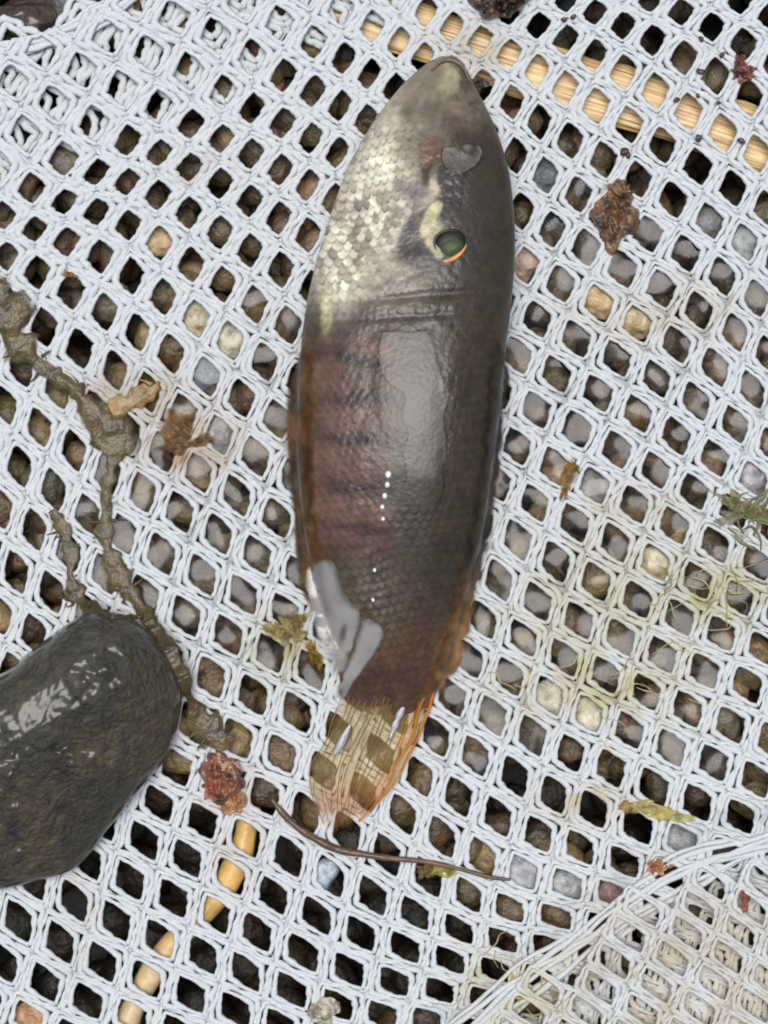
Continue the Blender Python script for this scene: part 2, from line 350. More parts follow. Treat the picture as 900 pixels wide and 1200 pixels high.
# ------------------------------------------------------------------ the net
LATTICE = """
-3,-10,867,2 -5,-9,760,1 -4,-9,800,13 -3,-9,833,30 -2,-9,872,50 -7,-8,663,2 -6,-8,698,13 -5,-8,731,28 -4,-8,764,46 -3,-8,802,68 -2,-8,838,87
-1,-8,878,115 -7,-7,632,28 -6,-7,663,45 -5,-7,697,65 -4,-7,730,83 -3,-7,768,107 -2,-7,807,132 -1,-7,847,155 0,-7,887,180 -6,-6,627,83 -5,-6,662,104
-4,-6,698,123 -3,-6,738,146 -2,-6,775,170 -1,-6,818,195 0,-6,860,222 1,-6,897,243 -11,-5,437,30 -10,-5,469,50 -9,-5,493,67 -6,-5,603,118 -5,-5,630,143
-4,-5,668,165 -3,-5,708,187 -2,-5,748,210 -1,-5,788,233 0,-5,832,260 1,-5,873,283 -12,-4,368,50 -11,-4,403,68 -10,-4,433,87 -9,-4,462,103
-5,-4,605,182 -4,-4,638,205 -3,-4,678,228 -1,-4,760,276 0,-4,803,293 1,-4,847,325 2,-4,887,350 -15,-3,203,20 -14,-3,253,40 -13,-3,296,68 -12,-3,333,88
-11,-3,367,107 -10,-3,399,124 -9,-3,428,139 -4,-3,612,248 -3,-3,647,269 -2,-3,685,287 -1,-3,730,317 0,-3,775,338 1,-3,818,365 2,-3,863,388
3,-3,897,415 -16,-2,125,42 -15,-2,175,63 -14,-2,223,82 -13,-2,263,112 -12,-2,293,127 -11,-2,332,144 -10,-2,364,163 -9,-2,396,179 -3,-2,615,312
-2,-2,657,333 -1,-2,702,355 0,-2,747,380 1,-2,792,403 2,-2,838,431 3,-2,883,457 -17,-1,48,60 -16,-1,97,82 -15,-1,142,103 -14,-1,187,127 -13,-1,223,146
-12,-1,260,162 -11,-1,293,180 -10,-1,329,199 -9,-1,361,217 -8,-1,390,233 -2,-1,628,373 -1,-1,675,398 0,-1,723,421 1,-1,769,443 2,-1,816,470
3,-1,862,498 -17,0,15,95 -16,0,63,122 -15,0,112,143 -14,0,149,167 -13,0,187,178 -12,0,222,196 -11,0,258,215 -10,0,293,235 -9,0,327,256 -8,0,362,275
-2,0,607,417 -1,0,652,438 0,0,702,461 1,0,748,484 2,0,792,511 3,0,838,537 4,0,883,562 -16,1,30,153 -15,1,77,193 -14,1,113,201 -13,1,148,212
-12,1,185,227 -11,1,221,249 -10,1,258,272 -9,1,292,293 -1,1,627,480 0,1,677,502 1,1,723,528 2,1,768,552 3,1,813,576 -15,2,36,221 -14,2,75,236
-13,2,114,248 -12,2,149,265 -11,2,187,282 -10,2,224,313 -9,2,262,332 -8,2,297,357 -1,2,608,523 0,2,648,547 1,2,697,569 2,2,743,588 3,2,790,617
4,2,838,637 5,2,887,660 -15,3,5,255 -14,3,40,269 -13,3,77,283 -12,3,120,297 -11,3,153,324 -10,3,192,346 -9,3,229,373 -8,3,271,399 0,3,625,590
1,3,673,613 2,3,722,636 3,3,768,660 4,3,817,680 5,3,867,702 -14,4,8,297 -13,4,42,319 -12,4,83,343 -11,4,123,366 -10,4,160,390 -9,4,200,413
-8,4,242,443 -7,4,283,467 0,4,608,630 1,4,652,657 2,4,698,682 3,4,747,702 4,4,797,723 5,4,845,742 6,4,893,760 -12,5,52,381 -11,5,93,407 -10,5,137,433
-9,5,172,460 -8,5,215,483 -7,5,258,510 -6,5,297,533 1,5,628,710 2,5,678,727 3,5,727,747 4,5,775,768 5,5,825,787 6,5,877,800 -12,6,23,432 -11,6,68,458
-8,6,190,530 -7,6,233,555 -6,6,278,580 -5,6,327,610 0,6,565,727 1,6,613,743 2,6,662,772 3,6,710,790 4,6,758,810 5,6,805,830 6,6,857,852 -12,7,7,473
-11,7,47,500 -10,7,87,527 -8,7,168,577 -7,7,210,597 -6,7,257,627 -5,7,297,648 0,7,552,773 1,7,597,793 2,7,645,815 3,7,690,837 4,7,738,857 5,7,785,878
6,7,837,890 7,7,885,915 -11,8,23,547 -10,8,63,573 -9,8,103,607 -8,8,143,625 -7,8,189,650 -6,8,237,674 -5,8,287,698 -4,8,335,717 0,8,528,817
1,8,577,837 2,8,623,863 3,8,669,883 4,8,715,895 5,8,767,923 6,8,817,942 7,8,868,957 -10,9,41,620 -9,9,80,643 -8,9,123,672 -6,9,218,722 -5,9,267,744
-4,9,318,767 -3,9,363,782 0,9,512,863 1,9,557,885 2,9,604,910 3,9,649,933 4,9,693,950 5,9,747,970 6,9,800,985 -10,10,17,670 -9,10,61,695 -5,10,248,793
-4,10,295,813 -3,10,350,837 0,10,492,912 1,10,537,933 2,10,583,957 3,10,632,978 4,10,680,990 5,10,732,1012 -10,11,2,723 -9,11,40,742 -3,11,330,883
0,11,472,953 1,11,517,980 2,11,566,1005 3,11,613,1023 4,11,665,1039 5,11,718,1047 -9,12,12,785 -5,12,207,903 -3,12,312,933 -2,12,358,950 -1,12,407,975
0,12,453,1000 1,12,503,1030 2,12,550,1050 3,12,593,1065 4,12,653,1075 -5,13,185,940 -4,13,237,962 -3,13,287,982 -2,13,338,1005 -1,13,386,1028
0,13,437,1052 1,13,485,1071 2,13,538,1090 3,13,590,1103 4,13,642,1107 -5,14,170,985 -4,14,219,1005 -3,14,271,1027 -2,14,322,1049 -1,14,372,1073
0,14,423,1095 1,14,475,1108 2,14,528,1125 3,14,580,1137 -5,15,152,1032 -4,15,203,1053 -3,15,255,1072 -2,15,297,1090 -1,15,356,1117 0,15,409,1137
1,15,462,1152 2,15,516,1162 -6,16,87,1055 -5,16,136,1079 -4,16,187,1100 -3,16,239,1118 -2,16,288,1140 -1,16,342,1162 0,16,397,1178 1,16,448,1190
2,16,500,1193 -7,17,22,1078 -6,17,72,1104 -5,17,119,1128 -4,17,172,1148 -3,17,223,1167 -2,17,277,1183 -7,18,5,1130 -6,18,52,1152 -5,18,103,1175
-4,18,155,1190 -6,19,33,1192
"""
lat = np.array([[float(q) for q in s.split(',')] for s in LATTICE.split()])
LK, LX = lat[:, :2], lat[:, 2:]
def _U(a, b):
    r2 = ((a[:, None] - b[None]) ** 2).sum(-1); return np.where(r2 > 0, 0.5 * r2 * np.log(r2 + 1e-12), 0)
_n = len(LK); _L = np.zeros((_n+3, _n+3)); _Q = np.c_[np.ones(_n), LK]
_L[:_n, :_n] = _U(LK, LK) + 0.7 * np.eye(_n); _L[:_n, _n:] = _Q; _L[_n:, :_n] = _Q.T
_w = np.linalg.solve(_L, np.r_[LX, np.zeros((3, 2))])
def knot(i, j):
    """knit coordinates (hole i, hole j) -> place on the net"""
    q = np.c_[np.ravel(i), np.ravel(j)].astype(float)
    return _U(q, LK) @ _w[:-3] + np.c_[np.ones(len(q)), q] @ _w[-3:]

def netz(x, y):
    d = seg_dist(RIDGE, x, y)
    z = 4 * noise(x, y, 0.3, 0.006) + 2 * noise(x, y, 2.3, 0.018)
    z = z + 46 * np.exp(-(d / 40) ** 2)
    f = seg_dist(FOLD, x, y)
    z = z + 10 * np.exp(-(f / 90) ** 2)
    return z
FRAME = [(-110, -110), (1010, -110), (1010, 1310), (-110, 1310)]
MAIN = FOLD + [(1010, -110), (1010, 1310), (-110, 1310)]
STAINS = [(830, 690, 95, 45, lin(205, 196, 120), .55), (700, 800, 110, 60, lin(222, 210, 160), .55), (740, 600, 60, 30, lin(215, 200, 150), .35), (770, 370, 90, 35, lin(225, 210, 175), .45),
          (215, 520, 60, 40, lin(190, 150, 90), .5), (150, 460, 60, 30, lin(190, 165, 110), .5), (330, 760, 40, 40, lin(190, 180, 110), .5), (600, 1160, 60, 50, lin(225, 215, 165), .6), (800, 1150, 130, 100, lin(226, 214, 186), .5), (690, 940, 60, 25, lin(215, 200, 150), .5),
          (240, 200, 40, 16, lin(222, 205, 180), .5), (275, 960, 30, 60, lin(215, 195, 165), .5), (90, 1090, 25, 60, lin(225, 218, 205), .5), (560, 60, 60, 30, lin(215, 205, 175), .4), (700, 690, 110, 70, lin(225, 218, 180), .35)]
WHITE = np.array([0.815, 0.838, 0.845])
def net_col(x, y):
    c = np.broadcast_to(WHITE, x.shape + (3,)).copy()
    for cx, cy, rx, ry, k, s in STAINS:
        m = np.exp(-(((x-cx)/rx)**2 + ((y-cy)/ry)**2)) * min(1.3 * s, .9) * np.clip(0.75 + 0.9 * noise(x, y, cx, 0.05), 0, 1.4)
        m = np.clip(m, 0, 1); c = c * (1-m[..., None]) + k * 0.9 * m[..., None]
    return c
NT = 44
WIDE = [(x - 8, y - 17) for x, y in FOLD] + [(1010, -110), (1010, 1310), (-110, 1310)]
_F = smooth_line(FOLD, 300)
def tuck(q, z):
    """stitches that pass the folded edge turn under it"""
    x, y = q[..., 0], q[..., 1]; m = (~inside(MAIN, x, y)) & (x < 300) & (y < 120)
    if m.any():
        d = np.hypot(x[m][:, None] - _F[None, :, 0], y[m][:, None] - _F[None, :, 1]); k = d.argmin(1); e = d[np.arange(len(k)), k]
        q = q.copy(); z = z.copy(); q[m] = _F[k] + (_F[k] - q[m]) * 0.25; z[m] = z[m] - np.minimum(e * .8, 14)
    return q, z
_th = np.arange(NT) / NT * 2 * math.pi
def _pn(p):
    c, q = np.cos(_th), np.sin(_th); k = (np.abs(c) ** p + np.abs(q) ** p) ** (-1 / p); return c * k, q * k
_hx, _hy = _pn(1.24); _bx, _by = _pn(1.06)
HOLE = np.stack([0.352 * _hx + 0.240 * _hy, 0.348 * _hx - 0.236 * _hy], -1)     # the knitted hole in stitch units, longer one way
CELL = np.stack([0.5 * _bx + 0.5 * _by, 0.5 * _bx - 0.5 * _by], -1)
def row(fn, js, i, zf, wid=1.0, zo=0.0, tint=1.0, lam=(0.20, 0.74)):
    """one row of stitches: round every hole two yarns lie side by side, fused with the next hole's"""
    b = MB(); nc = len(js)
    ce = fn(np.full(nc, float(i)), js)
    px = {}
    for nm, shp in (('h', HOLE), ('c', CELL)):
        px[nm] = fn((i + shp[None, :, 0] + 0 * js[:, None]).ravel(), (js[:, None] + shp[None, :, 1]).ravel()).reshape(nc, NT, 2)
    if wid != 1.0: px['h'] = px['c'] + (px['h'] - px['c']) * wid
    gap = np.hypot(*(px['c'] - px['h']).transpose(2, 0, 1))
    for k, l in enumerate(lam):
        ph = np.array([_h(int(i) + 500, int(j) + 500, k) for j in np.round(js)])[:, None] * 6.3
        dry = 1 + 0.16 * sm(760, 480, ce[:, 0] + ce[:, 1])[:, None]
        ll = l + 0.05 * (k + .4) * np.sin(_th[None] * 8 + ph) + (0.07 + 0.10 * k) * noise(ce[:, :1] * .13 + 3 * np.cos(_th)[None], ce[:, 1:] * .13 + 3 * np.sin(_th)[None], k * 3.0)
        q = px['h'] + (px['c'] - px['h']) * ll[..., None]
        r = np.clip(gap * 0.275, 2.1, 4.0) * dry * (1 + 0.12 * np.sin(_th[None] * 11 + ph))
        z = zf(q[..., 0], q[..., 1]) + zo + (0.9, -0.3)[k] + (0.8 + .8 * k) * np.sin(_th[None] * 5 + ph)
        c = net_col(q[..., 0], q[..., 1]) * tint
        if fn is knot: q, z = tuck(q, z)
        w = W(q[..., 0], q[..., 1], z)
        for m in range(nc):
            sel = np.arange(NT + 1) % NT
            b.tube(w[m, sel], r[m, sel] * S, 6, c[m, sel], 0.8)
    # an inlaid yarn under the stitches
    if fn is knot: kk = inside(MAIN, ce[:, 0], ce[:, 1]); js = js[kk]
    if len(js) < 2: return b
    t = np.arange(js[0] - 0.5, js[-1] + 0.5, 0.125)
    for off in (0.5,):
        q = fn(np.full(len(t), i + off), t); b.tube(W(q[:, 0], q[:, 1], zf(q[:, 0], q[:, 1]) + zo - 2.2), 3.0 * S, 5, net_col(q[:, 0], q[:, 1]) * tint, 0.6)
    for j in js:
        t = np.linspace(-0.5, 0.5, 9); q = fn(i + t, np.full(9, j + 0.5)); b.tube(W(q[:, 0], q[:, 1], zf(q[:, 0], q[:, 1]) + zo - 2.0), 3.0 * S, 5, net_col(q[:, 0], q[:, 1]) * tint, 0.6)
    return b
net = thing('net', 'white knitted net with diamond holes spread over the gravel', 'net', W(450, 600, -4))
def lay(fn, irange, jrange, region, zf, wid=1.0, tint=1.0, lam=(0.20, 0.74)):
    for i in range(*irange):
        js = np.arange(jrange[0], jrange[1]).astype(float)
        c = fn(np.full(len(js), float(i)), js); keep = region(c[:, 0], c[:, 1])
        for run in np.split(np.arange(len(js)), np.where(np.diff(keep.astype(int)))[0] + 1):
            if keep[run[0]]: row(fn, js[run], i, zf, wid, 0.0, tint, lam).build('knitted_row', M['net'], net)
def beyond(x, y, m=0.0):      # right of / below the ridge
    return inside(RIDGE + [(1100, 1400), (520, 1400)], x, y)
lay(knot, (-22, 18), (-16, 24), lambda x, y: inside(WIDE, x, y) & inside(FRAME, x, y), netz)
# the net is folded under itself at the top left: the lower layer
UNDER = FOLD + [(520, -90), (460, -4), (372, 42), (262, 104), (150, 150), (84, 186), (0, 208), (-120, 240)]
def under(i, j):
    return knot(np.asarray(i) * 1.13 + np.asarray(j) * 0.10 + 0.42 - 2, np.asarray(j) * 1.12 - np.asarray(i) * 0.06 + 0.55)
lay(under, (-26, 4), (-16, 10), lambda x, y: inside(UNDER, x, y), lambda x, y: netz(x, y) - 15, 1.45)
# and it rises to a crease at the lower right with a loose layer behind the crease
def flap(i, j):
    i = np.asarray(i, float); j = np.asarray(j, float)
    x = 800 + 49 * i - 16 * j + 6 * noise(i, j, 0.2, 0.35); y = 1097 + 28 * i + 29 * j + 6 * noise(i, j, 4.2, 0.3)
    return np.stack([x, y], -1)
BEY = [(x + 8, y + 8) for x, y in RIDGE] + [(1100, 1400), (520, 1400)]
lay(flap, (-12, 10), (-12, 14), lambda x, y: inside(BEY, x, y) & inside(FRAME, x, y), lambda x, y: 26 + 26 * np.exp(-(seg_dist(RIDGE, x, y) / 70) ** 2) + 5 * noise(x, y, 7.0, 0.02), 0.9)
BEY2 = [(x + 30, y + 34) for x, y in RIDGE] + [(1100, 1400), (520, 1400)]
lay(lambda i, j: knot(np.asarray(i) + 0.45, np.asarray(j) * 0.9 + 0.35), (-4, 18), (4, 26), lambda x, y: inside(BEY2, x, y) & inside(FRAME, x, y), lambda x, y: 2 + 3 * noise(x, y, 3.0, 0.02), 1.25, np.array([.98, .95, .88]))
# yarns drawn together along the crease and along the folded edge
for nm, path, offs, zz in (('crease_yarn', RIDGE, np.linspace(-15, 22, 8), 50), ('edge_yarn', FOLD, np.linspace(1, 15, 6), 9)):
    P_ = smooth_line(path, 120); t = np.gradient(P_, axis=0); nr = np.stack([-t[:, 1], t[:, 0]], -1) / np.hypot(t[:, 0], t[:, 1])[:, None]
    for k, o in enumerate(offs):
        s = np.linspace(0, 1, 120)
        q = P_ + nr * (o + 8 * noise(s * 5 + k * 9, np.zeros(120), 1.0) + 1.5 * noise(s * 22, np.full(120, k * 2.), 4.))[:, None]
        z = zz - 0.035 * o * o * (1 if nm == 'crease_yarn' else 0) + 3 * noise(s * 9, np.full(120, k * 3.0), 2.0)
        keep = inside(FRAME, q[:, 0], q[:, 1]) | (nm == 'edge_yarn')
        b = MB(); b.tube(W(q[keep, 0], q[keep, 1], z[keep]), 3.1 * S * (1 + .3 * noise(s[keep] * 14, np.full(keep.sum(), k * 5.), 2.)), 6, net_col(q[keep, 0], q[keep, 1]))
        b.build(nm, M['net'], net)

# shallow water held in the holes of the net: each hole a small hollow skin of water
b = MB()
NU = 13; u = np.linspace(-0.5, 0.5, NU); uu, vv = np.meshgrid(u, u, indexing='ij')
for i in range(-20, 14):
    for j in range(-14, 22):
        c = knot([i], [j])[0]
        if not (-60 < c[0] < 960 and -60 < c[1] < 1260): continue
        wet = 1 - sm(0.8, 1.05, math.hypot((c[0]-640)/420, (c[1]-560)/360) + 0.15 * float(noise(c[0], c[1], 0.1, 0.02)))
        wet = max(float(wet), 1 - float(sm(.7, 1., math.hypot((c[0]-190)/150, (c[1]-640)/190))))
        if wet < 0.5 or dark(*c) > 0.5 : continue
        q = knot(i + uu, j + vv)
        cup = rng.uniform(5, 9); ox, oy = rng.normal(-0.11, 0.05), rng.normal(-0.12, 0.05)
        ax, ay = rng.uniform(.6, 1.4, 2); z = netz(q[:, 0], q[:, 1]) - 7 + cup * 2.2 * ((ax * (uu - ox) ** 2 + ay * (vv - oy) ** 2 + rng.uniform(-.6, .6) * (uu - ox) * (vv - oy))).ravel() + 0.8 * noise(q[:, 0], q[:, 1], i * 3.1, 0.075)
        b.grid(W(q[:, 0], q[:, 1], z).reshape(NU, NU, 3), (1, 1, 1))
b.build('water', M['water'], kind='structure')

# ------------------------------------------------------------------ the fish
Yk = [66, 72, 84, 100, 130, 160, 200, 250, 300, 350, 400, 450, 500, 550, 600, 650, 700, 750, 790, 815, 832]
Lk = [516, 503, 487, 470, 446, 426, 405, 388, 372, 360, 353, 349, 347, 349, 353, 361, 376, 390, 397, 402, 408]
Rk = [530, 541, 549, 556, 572, 585, 597, 603, 604, 600, 594, 589, 584, 577, 570, 560, 546, 534, 520, 510, 500]
Hk = [5, 10, 14, 18, 25, 31, 38, 45, 50, 54, 58, 61, 62, 61, 57, 49, 38, 26, 16, 9, 4]
def prof(tab, y): 
    k = np.interp(y, Yk, tab); return k
def smooth_prof(tab):
    yy = np.linspace(66, 832, 500); v = np.interp(yy, Yk, tab); ker = np.hanning(31); ker /= ker.sum()
    vs = np.convolve(np.pad(v, 15, 'edge'), ker, 'valid'); w = sm(66, 120, yy); return yy, v * (1-w) + vs * w
PL, PR, PH = smooth_prof(Lk), smooth_prof(Rk), smooth_prof(Hk)
RIDGE_SHIFT = 0.20
def sect(y):
    l, r, h = np.interp(y, *PL), np.interp(y, *PR), np.interp(y, *PH); return (l + r) / 2, (r - l) / 2, h
def body_top(x, y):
    """height of the upper skin over the net"""
    c, w, h = sect(y); t = np.clip((x - c) / np.maximum(w, 1e-3), -0.999, 0.999)
    # the ridge sits towards the back; solve the sheared ellipse
    a = RIDGE_SHIFT; tt = t
    z = np.sqrt(np.maximum(1 - tt * tt, 0))
    for _ in range(12): z = np.sqrt(np.maximum(1 - (t - a * z) ** 2 / (1.0 + 0 * t), 0.0))
    return 4 + h + h * z
def blob(x, y, cx, cy, rx, ry, a=0.0, p=2.0):
    c, s = math.cos(a), math.sin(a); dx, dy = x - cx, y - cy
    return np.exp(-(np.hypot((dx*c + dy*s)/rx, (-dx*s + dy*c)/ry)) ** p)
def scales(x, y, p=11.0, q=11.0):
    """overlapping scales: (height 0..1 along the scale, edge mask)"""
    best_h = np.zeros_like(x); best_e = np.zeros_like(x); best_i = np.zeros_like(x); done = np.zeros(x.shape, bool)
    r0 = np.floor(y / p)
    for k in (-1, 0):                      # headward rows lie on top
        r = r0 + k; off = 0.5 * (np.mod(r, 2)); cxi = np.floor(x / q - off) + 0.5 + off
        dx = x / q - cxi; dy = y / p - r
        lim = 1.55 - 2.4 * dx * dx
        ins = (dy < lim) & ~done
        best_h = np.where(ins, dy / 1.55, best_h); best_e = np.where(ins, sm(0.35, 0.0, lim - dy), best_e); best_i = np.where(ins, _h(np.floor(cxi * 2 + 4000).astype(np.int64), (r + 4000).astype(np.int64), 7), best_i); done |= ins
    return best_h, best_e, best_i
def mixc(c, m, k): return c * (1 - m[..., None]) + np.asarray(k) * m[..., None]
def film(x, y):
    """smooth water skin on the upper flank"""
    e = 6 * noise(x, y, 1.0, 0.05) + 4 * noise(x, y, 5.0, 0.12)
    return sm(436, 450, x + e) * sm(528, 512, x + e + 0.02 * (y - 480)) * sm(380, 392, y + e * .5) * sm(606, 588, y + e)
def fish_colour(x, y, edge, hgt, ids):
    n1 = fbm(x, y, 0.2, 0.02, 4); n2 = fbm(x, y, 3.3, 0.07, 3); n3 = noise(x, y, 8.0, 0.2)
    c = np.broadcast_to(lin(84, 74, 58), x.shape + (3,)).copy()
    cx, w, h = sect(y); t = (x - cx) / np.maximum(w, 1)
    c = mixc(c, sm(0.05, 0.55, t + 0.2 * n1) * 0.95, lin(62, 52, 38))                       # olive brown back
    c = mixc(c, sm(0.25, -0.15, t) * sm(370, 410, y) * sm(690, 620, y), lin(96, 73, 60))     # mauve flank
    for by, s in ((424, .85), (468, 1.0), (516, .95), (572, .8), (618, .6)):
        c = mixc(c, blob(x, y, 430 + 6 * n2, by + 5 * n1 + 0.06 * (x - 430), 48, 9, 0.06, 2.5) * s, lin(36, 26, 25))
    c = mixc(c, sm(-0.15, 0.1, t) * sm(0.55, 0.3, t) * sm(340, 380, y) * sm(720, 600, y) * .85, lin(66, 62, 56))
    c = mixc(c, sm(-0.72, -0.95, t + 0.1 * n2) * sm(380, 470, y) * .9, lin(104, 76, 40))       # golden belly edge
    c = mixc(c, sm(-.78, -.9, t) * blob(x, y, 350, 510, 22, 70) * .7, lin(60, 44, 28))
    # tail root
    c = mixc(c, sm(690, 770, y) * .9, lin(88, 64, 42)); c = mixc(c, sm(700, 780, y) * sm(0.6, 0.95, t) * .6, lin(140, 98, 56))
    c = mixc(c, blob(x, y, 440, 800, 40, 18) * .6, lin(74, 50, 32))
    # head: marks with ragged borders
    x0, y0 = x, y; x = x + 7 * fbm(x0, y0, 11., .035, 4); y = y + 7 * fbm(x0, y0, 15., .035, 4)
    c = mixc(c, sm(375, 330, y) * sm(0.35, -0.1, t + .1 * n1) * .85, lin(140, 130, 110))
    c = mixc(c, sm(170, 120, y) * .8, lin(132, 122, 102)); c = mixc(c, sm(150, 110, y) * sm(0.35, .6, t) * .7, lin(96, 84, 66))
    c = mixc(c, blob(x, y, 528, 92, 14, 22, 0.1, 5) * .8, lin(172, 166, 132))
    pale = np.clip(blob(x, y, 430, 215, 38, 95, 0.42, 3) + blob(x, y, 405, 300, 36, 62, 0.3, 3) + 0.7 * blob(x, y, 470, 260, 36, 60, .3, 2.5), 0, 1)
    c = mixc(c, pale * (.78 + .12 * n2), lin(236, 230, 204))
    c = mixc(c, blob(x, y, 478, 160, 12, 60, 0.25, 2.5) * .5, lin(120, 108, 92))
    c = mixc(c, blob(x, y, 505, 178, 17, 24, -0.2, 5) * .9, lin(98, 68, 40))
    c = mixc(c, blob(x, y, 498, 203, 7, 14, .3, 5) * .9, lin(56, 38, 26))
    c = mixc(c, blob(x, y, 480, 222, 20, 9, 0, 2.5) * .5, lin(110, 96, 104))
    c = mixc(c, blob(x, y, 522, 228, 13, 22, .25, 5) * .9, lin(60, 58, 62)); c = mixc(c, blob(x, y, 507, 218, 7, 9, .2, 5) * .8, lin(214, 196, 160))
    c = mixc(c, blob(x, y, 478, 282, 17, 26, .35, 5) * .85, lin(62, 58, 60)); c = mixc(c, blob(x, y, 503, 268, 12, 18, .3, 5) * .95, lin(222, 216, 168))
    c = mixc(c, blob(x, y, 535, 262, 22, 26, 0, 2.5) * .6, lin(72, 66, 60))
    c = mixc(c, np.clip(blob(x, y, 560, 235, 34, 75, .1, 3), 0, 1) * .55, lin(58, 50, 42)); c = mixc(c, blob(x, y, 498, 295, 30, 22, .2, 5) * .75, lin(50, 44, 44)); c = mixc(c, blob(x, y, 548, 300, 20, 24, 0, 5) * .6, lin(48, 44, 38))
    c = mixc(c, blob(x, y, 472, 250, 14, 30, .5, 5) * .6 * sm(-.3, .3, n2), lin(72, 64, 62)); c = mixc(c, blob(x, y, 520, 140, 26, 14, .2, 5) * .5, lin(84, 72, 56)); c = mixc(c, blob(x, y, 482, 128, 9, 22, .4, 5) * .5, lin(92, 80, 64))
    for gy, gx, gl in ((324, 512, 60), (342, 500, 80), (366, 490, 85), (384, 470, 70)):
        c = mixc(c, blob(x, y, gx, gy + 6 * n1 - 0.04 * (x - gx), gl, 5, -.08, 2.5) * .6, lin(56, 52, 48))
    c = mixc(c, blob(x, y, 378, 362, 7, 26, .15, 5) * .8, lin(214, 204, 160))
    c = mixc(c, blob(x, y, 372, 395, 16, 40, .1, 2) * .5, lin(96, 78, 56))
    dk = np.clip(sm(13, 6, seg_dist([(524, 205), (530, 228), (520, 246), (498, 256), (480, 270), (474, 292), (488, 304)], x, y)), 0, 1)
    c = mixc(c, dk * .85 * sm(-.9, .2, n2 + .4), lin(54, 50, 52))
    c = mixc(c, sm(9, 4, seg_dist([(470, 215), (482, 224), (496, 222)], x, y)) * .5, lin(96, 84, 92))
    c = mixc(c, sm(7, 3, seg_dist([(512, 240), (505, 256), (500, 276), (508, 292)], x, y)) * .8, lin(222, 214, 168))
    x, y = x0, y0
    # scale borders are darker, scale middles paler
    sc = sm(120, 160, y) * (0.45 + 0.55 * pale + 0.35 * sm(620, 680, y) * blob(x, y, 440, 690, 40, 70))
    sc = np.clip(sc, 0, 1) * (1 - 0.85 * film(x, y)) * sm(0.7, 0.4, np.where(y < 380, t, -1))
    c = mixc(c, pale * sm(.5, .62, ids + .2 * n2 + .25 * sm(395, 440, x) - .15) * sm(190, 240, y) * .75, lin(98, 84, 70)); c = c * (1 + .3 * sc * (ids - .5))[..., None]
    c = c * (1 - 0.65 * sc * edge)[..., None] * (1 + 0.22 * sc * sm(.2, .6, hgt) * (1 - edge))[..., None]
    gl = blob(x, y, 440, 690, 18, 48, -.1, 3) * sm(.3, .6, hgt) * (1 - edge) * np.clip(.6 + .8 * n3, 0, 1)  # glints on the lower flank scales, painted as paler pigment
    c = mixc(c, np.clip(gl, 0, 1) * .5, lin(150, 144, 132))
    c = c * (1 + 0.26 * n2 + 0.18 * n1 + 0.12 * n3)[..., None]
    c = mixc(c, sm(.25, .6, n2 + .3 * n1) * sm(0, .5, t) * .5, lin(42, 36, 28))
    return np.clip(c * (.86 + .14 * pale)[..., None], 0.004, 0.9)
fish = thing('fish', 'small dark brown striped fish with pale scaly cheek lying on the net', 'fish', W(460, 460, 3))
ny, nu = 470, 300
yy = 66 + 766 * np.linspace(0, 1, ny) ** 1.0
yy[:20] = 66 + (yy[20] - 66) * (np.arange(20) / 20) ** 1.6
th = np.concatenate([np.linspace(0, math.pi, 230, endpoint=False), np.linspace(math.pi, 2*math.pi, 70, endpoint=False)])
Yg, Tg = np.meshgrid(yy, th, indexing='ij')
c_, w_, h_ = sect(Yg)
ct, st = np.cos(Tg), np.sin(Tg)
X_ = c_ + w_ * np.clip(ct + RIDGE_SHIFT * np.maximum(st, 0) * (1 - np.abs(ct)), -1, 1)
hs, es, ids = scales(X_ - 0.18 * (Yg - 400) + 5 * fbm(X_, Yg, 1.3, .012, 2) + 1.6 * noise(X_, Yg, 2.2, .07), Yg + 0.12 * (X_ - 450) + 6 * fbm(X_, Yg, 7.7, .012, 2) + 1.6 * noise(X_, Yg, 9.2, .07), 10.5, 10.5)
relief = (sm(110, 170, Yg) * 1.1 * np.clip(.75 + .6 * fbm(X_, Yg, 4.4, .02), .15, 1.3) * (0.75 + 0.25 * sm(400, 330, Yg))) * (hs - 0.5) * (1 - film(X_, Yg)) * np.maximum(st, 0)
relief *= 1 - 0.75 * sm(0.3, 0.6, np.where(Yg < 385, (X_ - c_) / np.maximum(w_, 1), -1))
crease = -2.6 * blob(X_, Yg, 505, 346, 90, 5, -.08, 2) - 2.0 * blob(X_, Yg, 495, 370, 85, 4, -.06, 2) - 2.5 * blob(X_, Yg, 498, 200, 8, 16, .3, 2) + 1.2 * fbm(X_, Yg, 0, .03) * np.maximum(st, 0) * (1 - film(X_, Yg))
Z_ = 4 + h_ + h_ * np.sign(st) * np.abs(st) ** 0.95 + (relief + crease * np.maximum(st, 0))
Yr = Yg + np.clip((Yg - 775) / 57, 0, 1) * (10 * np.cos(ct * 1.4) - 7 + 7 * noise(X_, 0 * X_, 3., .11))
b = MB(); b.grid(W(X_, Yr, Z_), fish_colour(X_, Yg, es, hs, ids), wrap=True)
e0 = b.n
b.add(W([523], [65.5], [10]), None, None, lin(150, 140, 112)); b.t.append(np.stack([np.full(nu, e0), (np.arange(nu) + 1) % nu, np.arange(nu)], -1))
b.add(W([454], [838], [8]), None, None, lin(90, 60, 40)); o = (ny-1) * nu; b.t.append(np.stack([np.full(nu, e0+1), o + np.arange(nu), o + (np.arange(nu) + 1) % nu], -1))
b.build('body', M['skin'], fish)
